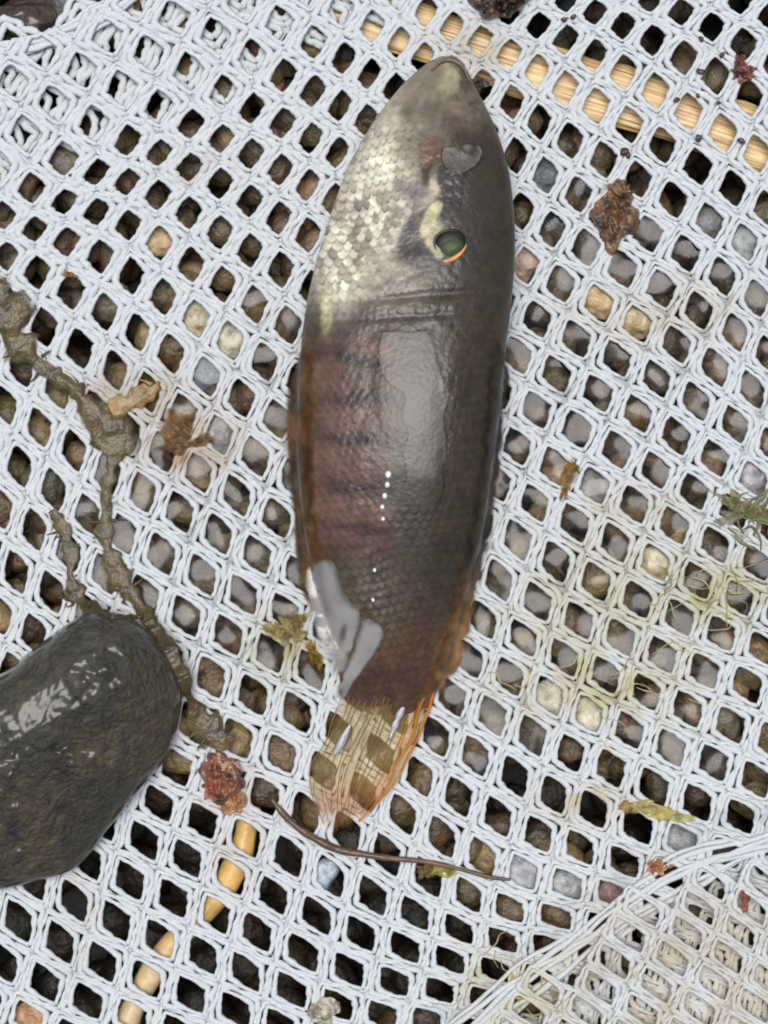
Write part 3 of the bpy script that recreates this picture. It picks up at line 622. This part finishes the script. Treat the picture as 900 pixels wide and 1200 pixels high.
def top_at(x, y):
    """skin height by lookup in the built surface"""
    x = np.atleast_1d(np.asarray(x, float)); y = np.atleast_1d(np.asarray(y, float)); out = np.zeros(x.shape)
    for k in range(x.size):
        r = int(np.argmin(np.abs(yy - y.flat[k]))); row = X_[r, :231]
        if not (row.min() < x.flat[k] < row.max()) or y.flat[k] > 832: out.flat[k] = -1; continue
        j = int(np.argmin(np.abs(row - x.flat[k]))); out.flat[k] = Z_[r, j]
    return out

# thin skin of water clinging to the upper flank
fl = smooth_line([(446, 388), (443, 412), (445, 434), (456, 450), (474, 464), (470, 486), (477, 507), (472, 530), (475, 552), (470, 575), (466, 598), (480, 610)], 90)
fr_ = smooth_line([(503, 386), (508, 402), (513, 420), (519, 440), (524, 468), (521, 495), (525, 527), (519, 552), (521, 570), (514, 589), (508, 600), (484, 612)], 90)
def skin_z(x, y):
    out = np.zeros(x.shape)
    for k in range(x.size):
        r = int(np.clip(np.searchsorted(yy, y.flat[k]), 0, ny-1)); o_ = np.argsort(X_[r, :231]); hb = 4 + h_[r, :231] + h_[r, :231] * np.abs(st[r, :231]) ** .95
        out.flat[k] = np.interp(x.flat[k], X_[r, :231][o_], hb[o_])
    return out
def film_patch(fl, fr_, flat_y, y0, y1):
    tq = np.linspace(0, 1, 24); fx = fl[:, None, 0] * (1-tq) + fr_[:, None, 0] * tq; fy = fl[:, None, 1] * (1-tq) + fr_[:, None, 1] * tq
    fx = fx + 2.0 * noise(fx, fy, 4.0, .13); fy = fy + 2.0 * noise(fx, fy, 9.0, .13)
    fz = skin_z(fx, fy); fz = fz + .55 * (fz.max(1, keepdims=True) - fz); fz = fz + flat_y * (fz.max() - fz) * sm(y0, y1, fy) + 1.1 + 0.55 * fbm(fx, fy, 2.0, .05, 3)
    b = MB(); b.slab(W(fx, fy, fz), W(fx, fy, fz - 7), (1, 1, 1)); b.build('water_film', M['film'], fish)
film_patch(fl, fr_, .4, 610, 560)
film_patch(smooth_line([(520, 172), (517, 184), (521, 196), (530, 205)], 30), smooth_line([(562, 168), (566, 180), (558, 192), (534, 206)], 30), .75, 230, 229)
# tiny white beads standing in for wet glints along the flank
for x, y, r in ((455, 556, 3.4), (454, 568, 2.8), (451, 581, 2.9), (448, 594, 2.3), (449, 608, 2.0), (439, 668, 2.0), (437, 703, 1.9)):
    b = MB(); z = float(skin_z(np.array([x * 1.]), np.array([y * 1.]))[0]); lump(b, x, y, z + .8, r, r * 1.2, r * .8, 0, .05, 1.2, x, ICO2, (.9, .9, .9)); b.build('glint_bead', M['glint_paint'], fish)

def lump_at(b, x, y, z, rx, ry, rz, c, ang=0, rough=.08, seed=1, ic=ICO3, f=1.2): lump(b, x, y, z, rx, ry, rz, ang, rough, f, seed, ic, c, .15)
# eye
ze = float(top_at(524, 288)[0])
b = MB(); lump_at(b, 527, 285, ze - 3, 19, 16, 5, lin(34, 32, 30), .4, .06); eye = b.build('eye', M['eye'], fish)
b = MB(); lump_at(b, 529, 290, ze - .5, 14, 11, 4, lin(58, 72, 36), .35, .12, 3); b.build('pupil', M['eye'], eye)
a = np.linspace(math.radians(200), math.radians(345), 40)
b = MB(); rx = 22 * np.cos(a); ry = 17 * np.sin(a); ra = .35
b.tube(W(527 + rx*math.cos(ra) - ry*math.sin(ra)*-0 , 289 - (rx*math.sin(ra) + ry*math.cos(ra)), ze + 1.0), S * 2.5 * np.sin(np.linspace(0.15, math.pi - .15, 40)), 7, lin(226, 150, 96)); b.build('iris_ring', M['eye'], eye)
a = np.linspace(math.radians(60), math.radians(215), 30)
b = MB(); b.tube(W(527 + 18*np.cos(a), 285 - 15*np.sin(a), ze + 1.5), S * 1.8 * np.sin(np.linspace(.2, math.pi - .2, 30)), 7, lin(70, 66, 54)); b.build('iris', M['eye'], eye)
# mouth: lower jaw tip and the lip line
b = MB(); pl = smooth_line([(506, 82, 30), (514, 74, 27), (524, 70, 25), (536, 73, 26), (545, 82, 29), (550, 96, 33)], 30)
b.tube(W(pl[:, 0], pl[:, 1], pl[:, 2] + 2), S * 2.8 * np.sin(np.linspace(.3, math.pi - .3, 30)), 7, lin(104, 94, 72)); b.build('lip', M['skin'], fish)

def sheet(outer, inner, n, m, zf, colf, name, matl, parent, thick=1.6, ruffle=0.0, ry=0.05, fade=(0, 0, 0, 0)):
    """fin between two edge lines, with a real thickness"""
    A = smooth_line(outer, n); B = smooth_line(inner, n); t = np.linspace(0, 1, m)
    g = A[:, None] * (1 - t)[None, :, None] + B[:, None] * t[None, :, None]
    x, y = g[..., 0], g[..., 1]
    x = x + ruffle * noise(x, y, 2.0, 0.12) * (1 - t)[None]; y = y + ruffle * noise(x, y, 6.0, 0.12) * (1 - t)[None]
    z = zf(x, y, t[None] + 0 * x) + ruffle * .8 * noise(x, y, 1.0, ry)
    b = MB(); c = colf(x, y, t[None] + 0 * x)
    s_ = np.linspace(0, 1, n)[:, None] + 0 * x; t_ = t[None] + 0 * x; al_ = np.ones(x.shape)
    for q, k in zip((t_, 1 - t_, s_, 1 - s_), fade):
        if k: al_ = al_ * sm(0, k, q + .35 * k * noise(x, y, 3., .12))
    c = np.concatenate([c, al_[..., None]], -1)
    b.slab(W(x, y, z + thick), W(x, y, z), c)
    return b.build(name, matl, parent)
# anal fin: golden brown edge along the belly
def cf(x, y, t):
    n = fbm(x, y, 1.0, 0.04); c = mixc(np.broadcast_to(lin(116, 82, 42), x.shape + (3,)), np.clip(sm(0.5, 0.0, t) * .5 + .6 * sm(0, .5, n), 0, 1), lin(62, 44, 26))
    return np.clip(c * (1 + .3 * noise(x, y, 3., .15))[..., None], .004, .9)
sheet([(358, 395), (346, 425), (338, 450), (332, 500), (337, 550), (341, 600), (344, 650), (352, 690), (366, 720)],
      [(370, 395), (370, 425), (369, 450), (367, 500), (369, 550), (372, 600), (380, 650), (391, 690), (400, 715)], 90, 14,
      lambda x, y, t: np.maximum(14 + 34 * t, top_at(x, y).reshape(x.shape) + 1.0), cf, 'anal_fin', M['fin_dark'], fish, 2.0, 4.0, .05, (.3, .55, .12, .1))
# dorsal fin, folded down along the back: dark, then orange towards the tail
def cf(x, y, t):
    n = fbm(x, y, 1.0, 0.04); k = sm(640, 740, y)
    c = mixc(np.broadcast_to(lin(60, 52, 42), x.shape + (3,)), k, lin(150, 110, 66)); c = mixc(c, k * sm(-.3, .4, n) * .7, lin(88, 66, 42))
    return np.clip(c * (1 + .25 * noise(x, y, 3., .15))[..., None], .004, .9)
sheet([(598, 395), (597, 430), (598, 460), (592, 490), (585, 550), (579, 600), (570, 650), (558, 700), (549, 742), (536, 782), (516, 822)],
      [(575, 395), (570, 430), (568, 460), (565, 490), (560, 550), (553, 600), (543, 650), (529, 700), (518, 742), (505, 782), (495, 818)], 110, 14,
      lambda x, y, t: np.maximum(15 + t * 34 * sm(850, 640, y), top_at(x, y).reshape(x.shape) + 1.0), cf, 'dorsal_fin', M['fin_dark'], fish, 2.0, 3.0, .05, (.25, .6, .12, .08))
# tail fin: clear, yellow to orange, the net shows through
tail_o = np.array([(404, 806), (392, 838), (378, 868), (364, 897), (361, 925), (370, 952), (384, 974)], float)
tail_i = np.array([(516, 795), (502, 832), (492, 862), (478, 892), (462, 918), (440, 946), (412, 972)], float)
def cf(x, y, t):
    n = fbm(x, y, 1.0, 0.03); c = np.broadcast_to(lin(222, 202, 140), x.shape + (3,))
    c = mixc(c, sm(.72, .95, t + .1 * n), lin(222, 166, 84)); c = mixc(c, sm(885, 950, y + 14 * n) * .85, lin(200, 138, 90)); c = mixc(c, sm(850, 800, y) * .9, lin(104, 72, 42))
    c = mixc(c, sm(.12, .0, t) * .6, lin(200, 130, 70))
    return np.clip(c * (1 + .25 * n)[..., None], .004, .9)
tail = sheet(tail_o, tail_i, 70, 30, lambda x, y, t: 8 + 5 * sm(880, 810, y) + 3 * np.sin(t * 9 + y * .02), cf, 'tail_fin', M['fin'], fish, 1.4, 5.0, .05, (.08, .05, 0, .2))
A = smooth_line(tail_o, 50); B = smooth_line(tail_i, 50)
for k, t in enumerate(np.linspace(0.02, 0.98, 16)):
    p = A * (1-t) + B * t; p = p + np.stack([2.5 * noise(np.arange(50) * .12, np.full(50, k * 3.), 1.), 0 * p[:, 0]], -1)
    e = rng.integers(42, 49); p = p[:e]
    cl = mixc(np.broadcast_to(lin(168, 132, 62), (e, 3)), sm(20, 45, np.arange(e)) * .8, lin(176, 96, 44)) if t < .8 else np.broadcast_to(lin(206, 132, 44), (e, 3))
    b = MB(); b.tube(W(p[:, 0], p[:, 1], 11.5 + 5 * sm(880, 810, p[:, 1]) + 3 * np.sin(t * 9 + p[:, 1] * .02)), S * (0.9 if t < .9 else 2.4) * np.linspace(1, .45, e), 6, cl); b.build('fin_ray', M['ray'], tail)
for pts in ([(411, 848), (404, 862), (398, 874), (392, 884)], [(474, 826), (468, 838), (463, 850), (457, 866)]):  # sky reflections on the tail, made as pale coloured slivers
    p = smooth_line(pts, 16); b = MB(); b.tube(W(p[:, 0], p[:, 1], 17.0), S * 3.8 * np.sin(np.linspace(.25, math.pi - .4, 16)) ** .7 * (1 + .3 * noise(np.arange(16) * .4, np.zeros(16), pts[0][0])), 8, lin(176, 178, 182), .25); b.build('reflection_sliver', M['painted_sheen'], tail, kind=None)
# ventral fin over the belly edge, two lobes; sky reflection painted as pale colour
def drape(x, y, t):
    z = top_at(x, y).reshape(x.shape)
    z = np.where(z < 0, 14, z); 
    for _ in range(3):
        zp = np.pad(z, 1, 'edge'); z = np.maximum(z, (zp[:-2, 1:-1] + zp[2:, 1:-1] + zp[1:-1, :-2] + zp[1:-1, 2:]) / 4)
    return np.maximum(z + 2.0, 40 * sm(850, 770, y))
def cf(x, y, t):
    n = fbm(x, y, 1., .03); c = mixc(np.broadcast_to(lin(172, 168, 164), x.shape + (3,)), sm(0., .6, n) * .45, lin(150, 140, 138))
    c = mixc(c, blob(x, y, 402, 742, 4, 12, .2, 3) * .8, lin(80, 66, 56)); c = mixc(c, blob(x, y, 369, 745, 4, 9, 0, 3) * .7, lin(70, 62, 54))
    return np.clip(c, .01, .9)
sheet([(358, 662), (357, 690), (362, 720), (370, 750), (380, 772), (390, 790), (398, 800)], [(384, 652), (397, 668), (407, 700), (424, 718), (420, 740), (412, 764), (406, 790)], 50, 22, drape, cf, 'ventral_fin', M['painted_sheen'], fish, 2.0, 4.0, .05, (.3, .2, .06, .3))
sheet([(424, 722), (418, 742), (411, 766), (401, 792), (393, 815), (386, 836)], [(447, 732), (450, 746), (438, 768), (418, 796), (404, 820), (392, 842)], 40, 16, drape, cf, 'ventral_fin', M['painted_sheen'], fish, 2.5, 4.0, .05, (.3, .2, .1, .35))

# ------------------------------------------------------------------ dark stone on the net
OUT = smooth_line([(-190, 930), (-150, 860), (-60, 812), (0, 790), (37, 762), (73, 735), (100, 719), (130, 716), (160, 728), (194, 764), (212, 805), (210, 842), (196, 886), (166, 922), (128, 970), (90, 1016), (37, 1034), (0, 1042), (-60, 1050), (-140, 1020), (-190, 930)], 160)[:-1]
ctr = np.array([20, 890.])
rr = np.concatenate([np.linspace(0, 0.9, 60), 1 - 0.1 * np.linspace(1, 0, 14)[1:] ** 2])
def stone_top(x, y, r):
    # upper face leans to the sky at the top left, the lower face to the lower right; a blunt edge between them
    d = (x - 20) * 0.45 + (y - 865) * 0.89            # distance below the blunt edge
    plane = 118 - np.where(d > 0, 0.42 * d, -0.10 * d) - 0.10 * np.maximum(x - 120, 0)
    plane = plane - 4 * np.exp(-(d / 25) ** 2)
    rim = np.sqrt(np.maximum(1 - r ** 5, 0)) ** 0.8
    n = 5 * fbm(x, y, 0.5, 0.02, 3) * 1 + 4.5 * np.abs(fbm(x, y, 2.2, 0.045, 3)) * sm(30, -20, d + 20 * noise(x, y, 3., .02)) * sm(40, 110, x + 0 * y) + 2.6 * fbm(x, y, 8., .1, 3) + 3.0 * np.abs(fbm(x, y, 5., .07, 2)) * sm(60, -20, d)
    n = n * (1 - .72 * blob(x, y, 25, 828, 85, 48, -.45, 3))
    return 22 + (np.clip(plane, 30, 130) - 22) * rim + n * rim
gx = ctr[0] + rr[:, None] * (OUT[None, :, 0] - ctr[0]); gy = ctr[1] + rr[:, None] * (OUT[None, :, 1] - ctr[1]); rg = rr[:, None] + 0 * gx
zt = stone_top(gx, gy, rg)
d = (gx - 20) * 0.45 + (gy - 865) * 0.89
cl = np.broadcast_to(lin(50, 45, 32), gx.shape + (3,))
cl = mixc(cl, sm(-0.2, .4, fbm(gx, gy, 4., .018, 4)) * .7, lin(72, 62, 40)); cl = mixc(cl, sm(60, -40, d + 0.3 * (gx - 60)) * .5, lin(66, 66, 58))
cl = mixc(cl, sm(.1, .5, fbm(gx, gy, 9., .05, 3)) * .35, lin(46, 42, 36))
zb = np.where(rg > 0, 4 + 18 * rg ** 6, 4)
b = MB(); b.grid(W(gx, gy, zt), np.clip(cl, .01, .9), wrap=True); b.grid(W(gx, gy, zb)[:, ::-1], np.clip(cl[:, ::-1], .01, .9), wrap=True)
st = b.build('stone', M['stone']); tag(st, 'large dark wet stone with olive algae resting on the net', 'stone')
def stone_z(x, y):
    x = np.atleast_1d(x).astype(float); y = np.atleast_1d(y).astype(float); z = np.zeros(x.shape)
    dd = (gx.ravel()[None] - x[:, None]) ** 2 + (gy.ravel()[None] - y[:, None]) ** 2
    k = dd.argmin(1); return np.where(dd[np.arange(len(x)), k] < 90, zt.ravel()[k], 0)

# ------------------------------------------------------------------ algae strand across the net
def strand(b, pts, c, n=110, fib=10, zoff=4, flat=.6):
    """slimy ribbon with ragged edges and a lumpy top"""
    n *= 2
    p = smooth_line(pts, n); x, y, r = p[:, 0], p[:, 1], np.maximum(p[:, 2], 1)
    tx, ty = np.gradient(x), np.gradient(y); ln = np.hypot(tx, ty); nx, ny_ = -ty / ln, tx / ln
    arc = np.cumsum(ln); t = np.linspace(-1, 1, 15)
    wl_ = r * (1 + .6 * fbm(arc, 0 * arc, 1., .05, 3)); wr = r * (1 + .6 * fbm(arc, 0 * arc, 6., .05, 3))
    off = np.where(t[None] < 0, wl_[:, None], wr[:, None]) * t[None]
    gx_, gy_ = x[:, None] + nx[:, None] * off, y[:, None] + ny_[:, None] * off
    base = np.maximum(netz(gx_, gy_) + zoff, (stone_z(gx_.ravel(), gy_.ravel()).reshape(gx_.shape) + 2))
    base = np.maximum(base.mean(1), np.convolve(np.pad(base.mean(1), 6, 'edge'), np.ones(13) / 13, 'valid'))[:, None]
    rg_ = 1 - np.abs(fbm(gx_, gy_, 2., .04, 3))
    prof_ = np.maximum(1 - t[None] ** 2, 0) ** .6
    ztop = base + r[:, None] * flat * 0.7 * prof_ * (.6 + .4 * rg_) + .5
    cl = np.asarray(c) * (1 + .45 * fbm(gx_, gy_, 8., .05, 4))[..., None]
    cl = mixc(cl, sm(.75, 1., np.abs(t)[None] + .2 * noise(gx_, gy_, 4., .1)) * .35, np.asarray(c) * 1.5)
    b.slab(W(gx_, gy_, ztop), W(gx_, gy_, 0 * ztop + base - 2), np.concatenate([np.clip(cl, .006, .9), (sm(1.02, .6, np.abs(t)[None] + .35 * noise(gx_, gy_, 3., .09)) + 0 * gx_)[..., None]], -1))
    for k in range(fib):
        i = rng.integers(8, n - 10); sg = rng.choice([-1, 1]); l = rng.uniform(4, 12)
        q = np.array([[x[i] + sg * nx[i] * r[i] * .7, y[i] + sg * ny_[i] * r[i] * .7, base[i, 0] + 2], [x[i] + sg * nx[i] * (r[i] + l * .4) + rng.normal(0, 3), y[i] + sg * ny_[i] * (r[i] + l * .4), base[i, 0] + 1], [x[i] + sg * nx[i] * (r[i] + l) + rng.normal(0, 5), y[i] + sg * ny_[i] * (r[i] + l), base[i, 0]]])
        q = smooth_line(q, 8); b.tube(W(q[:, 0], q[:, 1], q[:, 2]), S * np.linspace(2.2, .5, 8), 4, np.asarray(c) * rng.uniform(.9, 1.5))
OL = lin(92, 78, 46)
al = thing('algae_strand', 'branching olive brown algae strand crossing the net to the dark stone', 'algae', W(110, 520, 3))
b = MB(); strand(b, [(-30, 330, 20), (5, 365, 26), (22, 400, 20), (48, 430, 12), (85, 455, 15), (112, 485, 19), (132, 512, 20), (130, 545, 12), (124, 590, 9), (126, 640, 10), (142, 680, 12), (165, 710, 14), (185, 745, 11), (205, 785, 10), (220, 815, 9), (236, 850, 14)], OL, 190, 12); b.build('stem', M['algae'], al)
b = MB(); strand(b, [(128, 500, 12), (140, 478, 11), (158, 468, 9), (178, 458, 9), (186, 446, 4)], lin(168, 136, 84), 40, 4); b.build('branch', M['algae'], al)
b = MB(); strand(b, [(60, 598, 5), (76, 622, 8), (82, 650, 8), (84, 684, 9), (98, 708, 12), (125, 722, 9), (150, 724, 6), (168, 722, 6)], lin(90, 76, 44), 70, 4); b.build('branch', M['algae'], al)
b = MB(); strand(b, [(222, 838, 10), (240, 852, 16), (254, 862, 15), (262, 880, 8)], lin(104, 90, 56), 30, 6, 7); b.build('clump', M['algae'], al)

# ------------------------------------------------------------------ scraps on the net
def scrap(b, cx, cy, rx, ry, a, hh, c, c2, seed, ragged=.35, zf=None, holes=0.0):
    """crumpled flat scrap: ragged outline, ridged top, lying on the yarns"""
    nr, na = 18, 64; r = np.linspace(0.02, 1, nr)[:, None]; th = (np.arange(na) / na * 2 * math.pi)[None]
    o = 1 + ragged * fbm(np.cos(th) * 1.4 + seed * 3.7, np.sin(th) * 1.4 + seed * 1.3, 0., 1.3, 4)
    ux, uy = r * o * np.cos(th) * rx, r * o * np.sin(th) * ry
    X, Y = cx + ux * math.cos(a) + uy * math.sin(a), cy - ux * math.sin(a) + uy * math.cos(a)
    f = 1.5 / max(6., min(rx, ry))
    rid = 1 - 1.6 * np.abs(fbm(X, Y, seed, f, 4))
    fade = np.maximum(1 - r ** 4, 0) ** .6
    base = (zf or netz)(X, Y) + 2.5
    Z = base + 1 + hh * fade * np.clip(.35 + .8 * rid, .1, 1.4)
    k = sm(-.15, .45, fbm(X, Y, seed + 5., f * 1.5, 3)); cl = mixc(np.broadcast_to(c, X.shape + (3,)), k, c2) * (1 + .3 * noise(X, Y, seed, .2))[..., None]
    cl = np.concatenate([np.clip(cl, .005, .9), (sm(1.0, .55, r + .3 * noise(X, Y, seed + 2., .1)) + 0 * X)[..., None]], -1)
    b.grid(W(X, Y, Z), cl, wrap=True); b.grid(W(X, Y, 0 * Z + base)[:, ::-1], cl[:, ::-1], wrap=True)
def clump(name, label, cat, parts, m='debris', zf=None):
    b = MB()
    for k, q in enumerate(parts): scrap(b, *q[:5], q[5], q[6], q[7], q[0] * .1 + k, q[8] if len(q) > 8 else .4, zf)
    return tag(b.build(name, M[m]), label, cat)
clump('debris_clump', 'rust red grainy clump on the net below the dark stone', 'debris', [(261, 912, 27, 30, .2, 16, lin(136, 90, 66), lin(76, 52, 40), .25), (266, 900, 14, 16, .2, 24, lin(206, 168, 138), lin(110, 62, 44)), (272, 938, 15, 20, 0, 9, lin(166, 122, 84), lin(128, 86, 58), .25), (250, 922, 13, 12, .6, 20, lin(176, 96, 62), lin(120, 60, 44))])
clump('debris_clump', 'ragged brown clump on the net beside the wooden strip', 'debris', [(722, 246, 20, 36, -.3, 12, lin(118, 86, 58), lin(74, 54, 38), .55), (728, 232, 16, 20, -.6, 17, lin(130, 98, 66), lin(84, 58, 40), .5), (712, 264, 15, 18, .3, 13, lin(106, 76, 52), lin(66, 48, 36), .5)])
clump('debris_clump', 'shiny dark brown lump on the net above the wooden strip', 'debris', [(584, 2, 33, 24, 0, 22, lin(84, 60, 46), lin(52, 38, 32), .25), (600, -4, 18, 18, 0, 28, lin(96, 70, 54), lin(60, 44, 36), .3)])
clump('debris_crumb', 'small dark red crumb on the net at the end of the wooden strip', 'debris', [(869, 86, 13, 10, .3, 9, lin(126, 64, 58), lin(84, 46, 42), .5), (868, 74, 6, 10, 0, 6, lin(116, 62, 54), lin(84, 46, 42), .4)])
clump('debris_crumb', 'small dark scrap beside the mouth of the fish', 'debris', [(560, 97, 11, 10, .3, 8, lin(76, 66, 48), lin(46, 40, 32), .4)])
clump('leaf_scrap', 'torn orange brown leaf scrap on the net beside the algae strand', 'leaf scrap', [(206, 500, 25, 19, .3, 4, lin(150, 108, 62), lin(120, 86, 50), .3), (208, 522, 26, 13, .1, 5, lin(138, 104, 62), lin(112, 82, 50), .3), (238, 516, 16, 8, .2, 4, lin(140, 108, 70), lin(104, 78, 50), .35)], 'wisp')
clump('leaf_scrap', 'tiny orange scrap on the net below the folded edge', 'leaf scrap', [(81, 321, 16, 5, -.1, 3, lin(180, 128, 72), lin(150, 104, 62), .4)], 'wisp')
clump('leaf_scrap', 'greenish scrap on the net beside the pale ventral fin', 'leaf scrap', [(336, 738, 25, 15, -.5, 4, lin(178, 160, 100), lin(140, 122, 70), .5), (350, 728, 16, 10, .5, 5, lin(168, 146, 84), lin(130, 110, 60), .5), (367, 766, 9, 22, .25, 5, lin(158, 126, 50), lin(110, 88, 44), .4)], 'wisp')
clump('weed_scrap', 'brown weed scrap on the net beside the slate grey pebble', 'weed', [(664, 563, 8, 26, -.2, 4, lin(168, 134, 78), lin(130, 100, 60), .5), (671, 548, 8, 9, .4, 4, lin(160, 124, 70), lin(120, 92, 54), .5)], 'wisp')
clump('weed_scrap', 'pale green weed scrap on the net above the crease', 'weed', [(785, 956, 36, 8, -.22, 4, lin(212, 204, 138), lin(178, 168, 92), .4), (752, 946, 26, 8, -.05, 4, lin(208, 196, 132), lin(182, 164, 100), .5), (733, 944, 11, 8, .3, 4, lin(206, 172, 116), lin(170, 138, 90), .5)], 'wisp')
clump('debris_crumb', 'orange brown crumb on the net at the crease', 'debris', [(770, 1016, 14, 8, 0, 6, lin(180, 120, 74), lin(130, 84, 52), .6)])
clump('debris_crumb', 'small rust coloured flake on the loose net behind the crease', 'debris', [(871, 1053, 5, 14, .1, 6, lin(150, 92, 56), lin(110, 66, 44), .4)], zf=lambda x, y: 36 + 0 * x)
clump('debris_crumb', 'pale stone chip caught on the net at the lower edge', 'debris', [(380, 1184, 17, 15, 0, 12, lin(190, 184, 164), lin(150, 144, 124), .25)])
for k, (x, y, r) in enumerate([(661, 23, 4), (672, 20, 4), (822, 46, 4), (821, 84, 5), (846, 64, 4), (818, 112, 3), (842, 120, 3), (793, 117, 4), (818, 162, 5), (869, 165, 5), (732, 178, 6), (736, 182, 4), (384, 207, 2.5), (82, 205, 2.5)]):
    b = MB(); lump(b, x, y, float(netz(np.array([x]), np.array([y]))[0]) + 4 + r * .3, r, r * .7, r * .6, k, .3, 1.5, 400 + k, ICO2, lin(70, 52, 46), .3)
    tag(b.build('dirt_speck', M['debris']), 'tiny dark dirt speck stuck to the net yarn', 'dirt', 'dark specks on the net')
# green weed at the right edge: a few limp threads
def threads(name, label, cx, cy, rx, ry, n, c, seed, rad=1.6):
    b = MB(); r_ = np.random.default_rng(seed)
    for k in range(n):
        x0, y0 = cx + r_.normal(0, rx * .5), cy + r_.normal(0, ry * .5); a = r_.normal(0.35, .5)
        p = [(x0, y0)]
        for q in range(4): a += r_.normal(0, .6); p.append((p[-1][0] + math.cos(a) * 11, p[-1][1] + math.sin(a) * 11))
        p = smooth_line(p, 22); z = netz(p[:, 0], p[:, 1]) + 3.0 + r_.uniform(0, 2)
        b.tube(W(p[:, 0], p[:, 1], z), S * rad * r_.uniform(.6, 1.3) * np.sin(np.linspace(.4, 2.8, 22)), 5, c * r_.uniform(.7, 1.2), .7)
    return tag(b.build(name, M['wisp']), label, 'weed')
clump('weed_scrap', 'flat grey green weed scrap on the net near the lilac grey pebble', 'weed', [(862, 590, 30, 12, -.5, 4, lin(168, 166, 122), lin(132, 128, 86), .55), (888, 600, 26, 8, -.2, 4, lin(150, 138, 88), lin(120, 112, 70), .5), (855, 606, 16, 12, .2, 3, lin(176, 176, 156), lin(150, 148, 120), .5)], 'wisp')
threads('weed_threads', 'limp grey green threads weed on the net near the lilac grey pebble', 872, 598, 36, 22, 22, lin(150, 150, 106), 1, 2.0)
threads('weed_threads', 'yellow green weed threads tangled in the stained net', 808, 690, 95, 36, 16, lin(214, 208, 146), 2, 0.9)
threads('weed_threads', 'straw coloured fibres in the net beside the ivory pebbles', 700, 800, 120, 50, 16, lin(226, 216, 172), 3, 0.9)
threads('weed_threads', 'thin yellowish fibres along the crease of the net', 610, 1150, 60, 40, 14, lin(224, 212, 150), 4, 1.6)
# dark curved stem below the tail with a yellow green leaf stub
st = thing('plant_stem', 'thin dark curved stem lying on the net below the tail', 'stem', W(460, 995, 3))
p = smooth_line([(318, 936), (335, 957), (358, 976), (392, 994), (425, 1001), (460, 1006), (500, 1010), (545, 1020), (575, 1028), (598, 1031)], 90)
b = MB(); z = netz(p[:, 0], p[:, 1]) + 8 + 1.5 * noise(np.arange(90) * .1, np.zeros(90), 1.)
b.tube(W(p[:, 0], p[:, 1], z), S * np.interp(np.arange(90), [0, 20, 40, 89], [3, 4.6, 4.0, 1.6]) * (1 + .2 * noise(np.arange(90) * .3, np.zeros(90), 4.)), 8, lin(100, 74, 54)[None] * (1 + .3 * noise(np.arange(90) * .2, np.zeros(90), 2.))[:, None]); b.build('stalk', M['stick'], st)
b = MB()
for k, q in enumerate([]): lump(b, q[0], q[1], float(netz(np.array([q[0]]), np.array([q[1]]))[0]) + 5, q[2], q[3], q[4], q[5], .3, 1.5, 500 + k, ICO2, q[6], .3)
scrap(b, 518, 1021, 30, 8, -.1, 4, lin(190, 182, 84), lin(150, 138, 66), 41., .4)
scrap(b, 497, 1021, 14, 11, .2, 4, lin(150, 132, 76), lin(124, 104, 62), 47., .4)
b.build('leaf', M['wisp'], st)
# dark wet stones beyond the folded edge of the net
for k, (x, y, rx, ry, rz, c, lb) in enumerate([(30, 22, 46, 30, 24, lin(66, 52, 44), 'dark brown wet stone beyond the folded net edge'), (85, 6, 26, 24, 18, lin(110, 108, 108), 'grey wet stone chip beyond the folded net edge'), (-30, 40, 40, 34, 26, lin(52, 44, 38), 'blackish stone beyond the folded net edge, beside the brown one'), (60, -40, 60, 34, 26, lin(50, 40, 36), 'blackish brown stone behind the grey chip beyond the net edge')]):
    b = MB(); lump(b, x, y, -30, rx, ry, rz, .2, .3, 1.4, 600 + k, ICO4, c, .4); tag(b.build('stone', M['stone']), lb, 'stone', 'stones beyond the net edge')
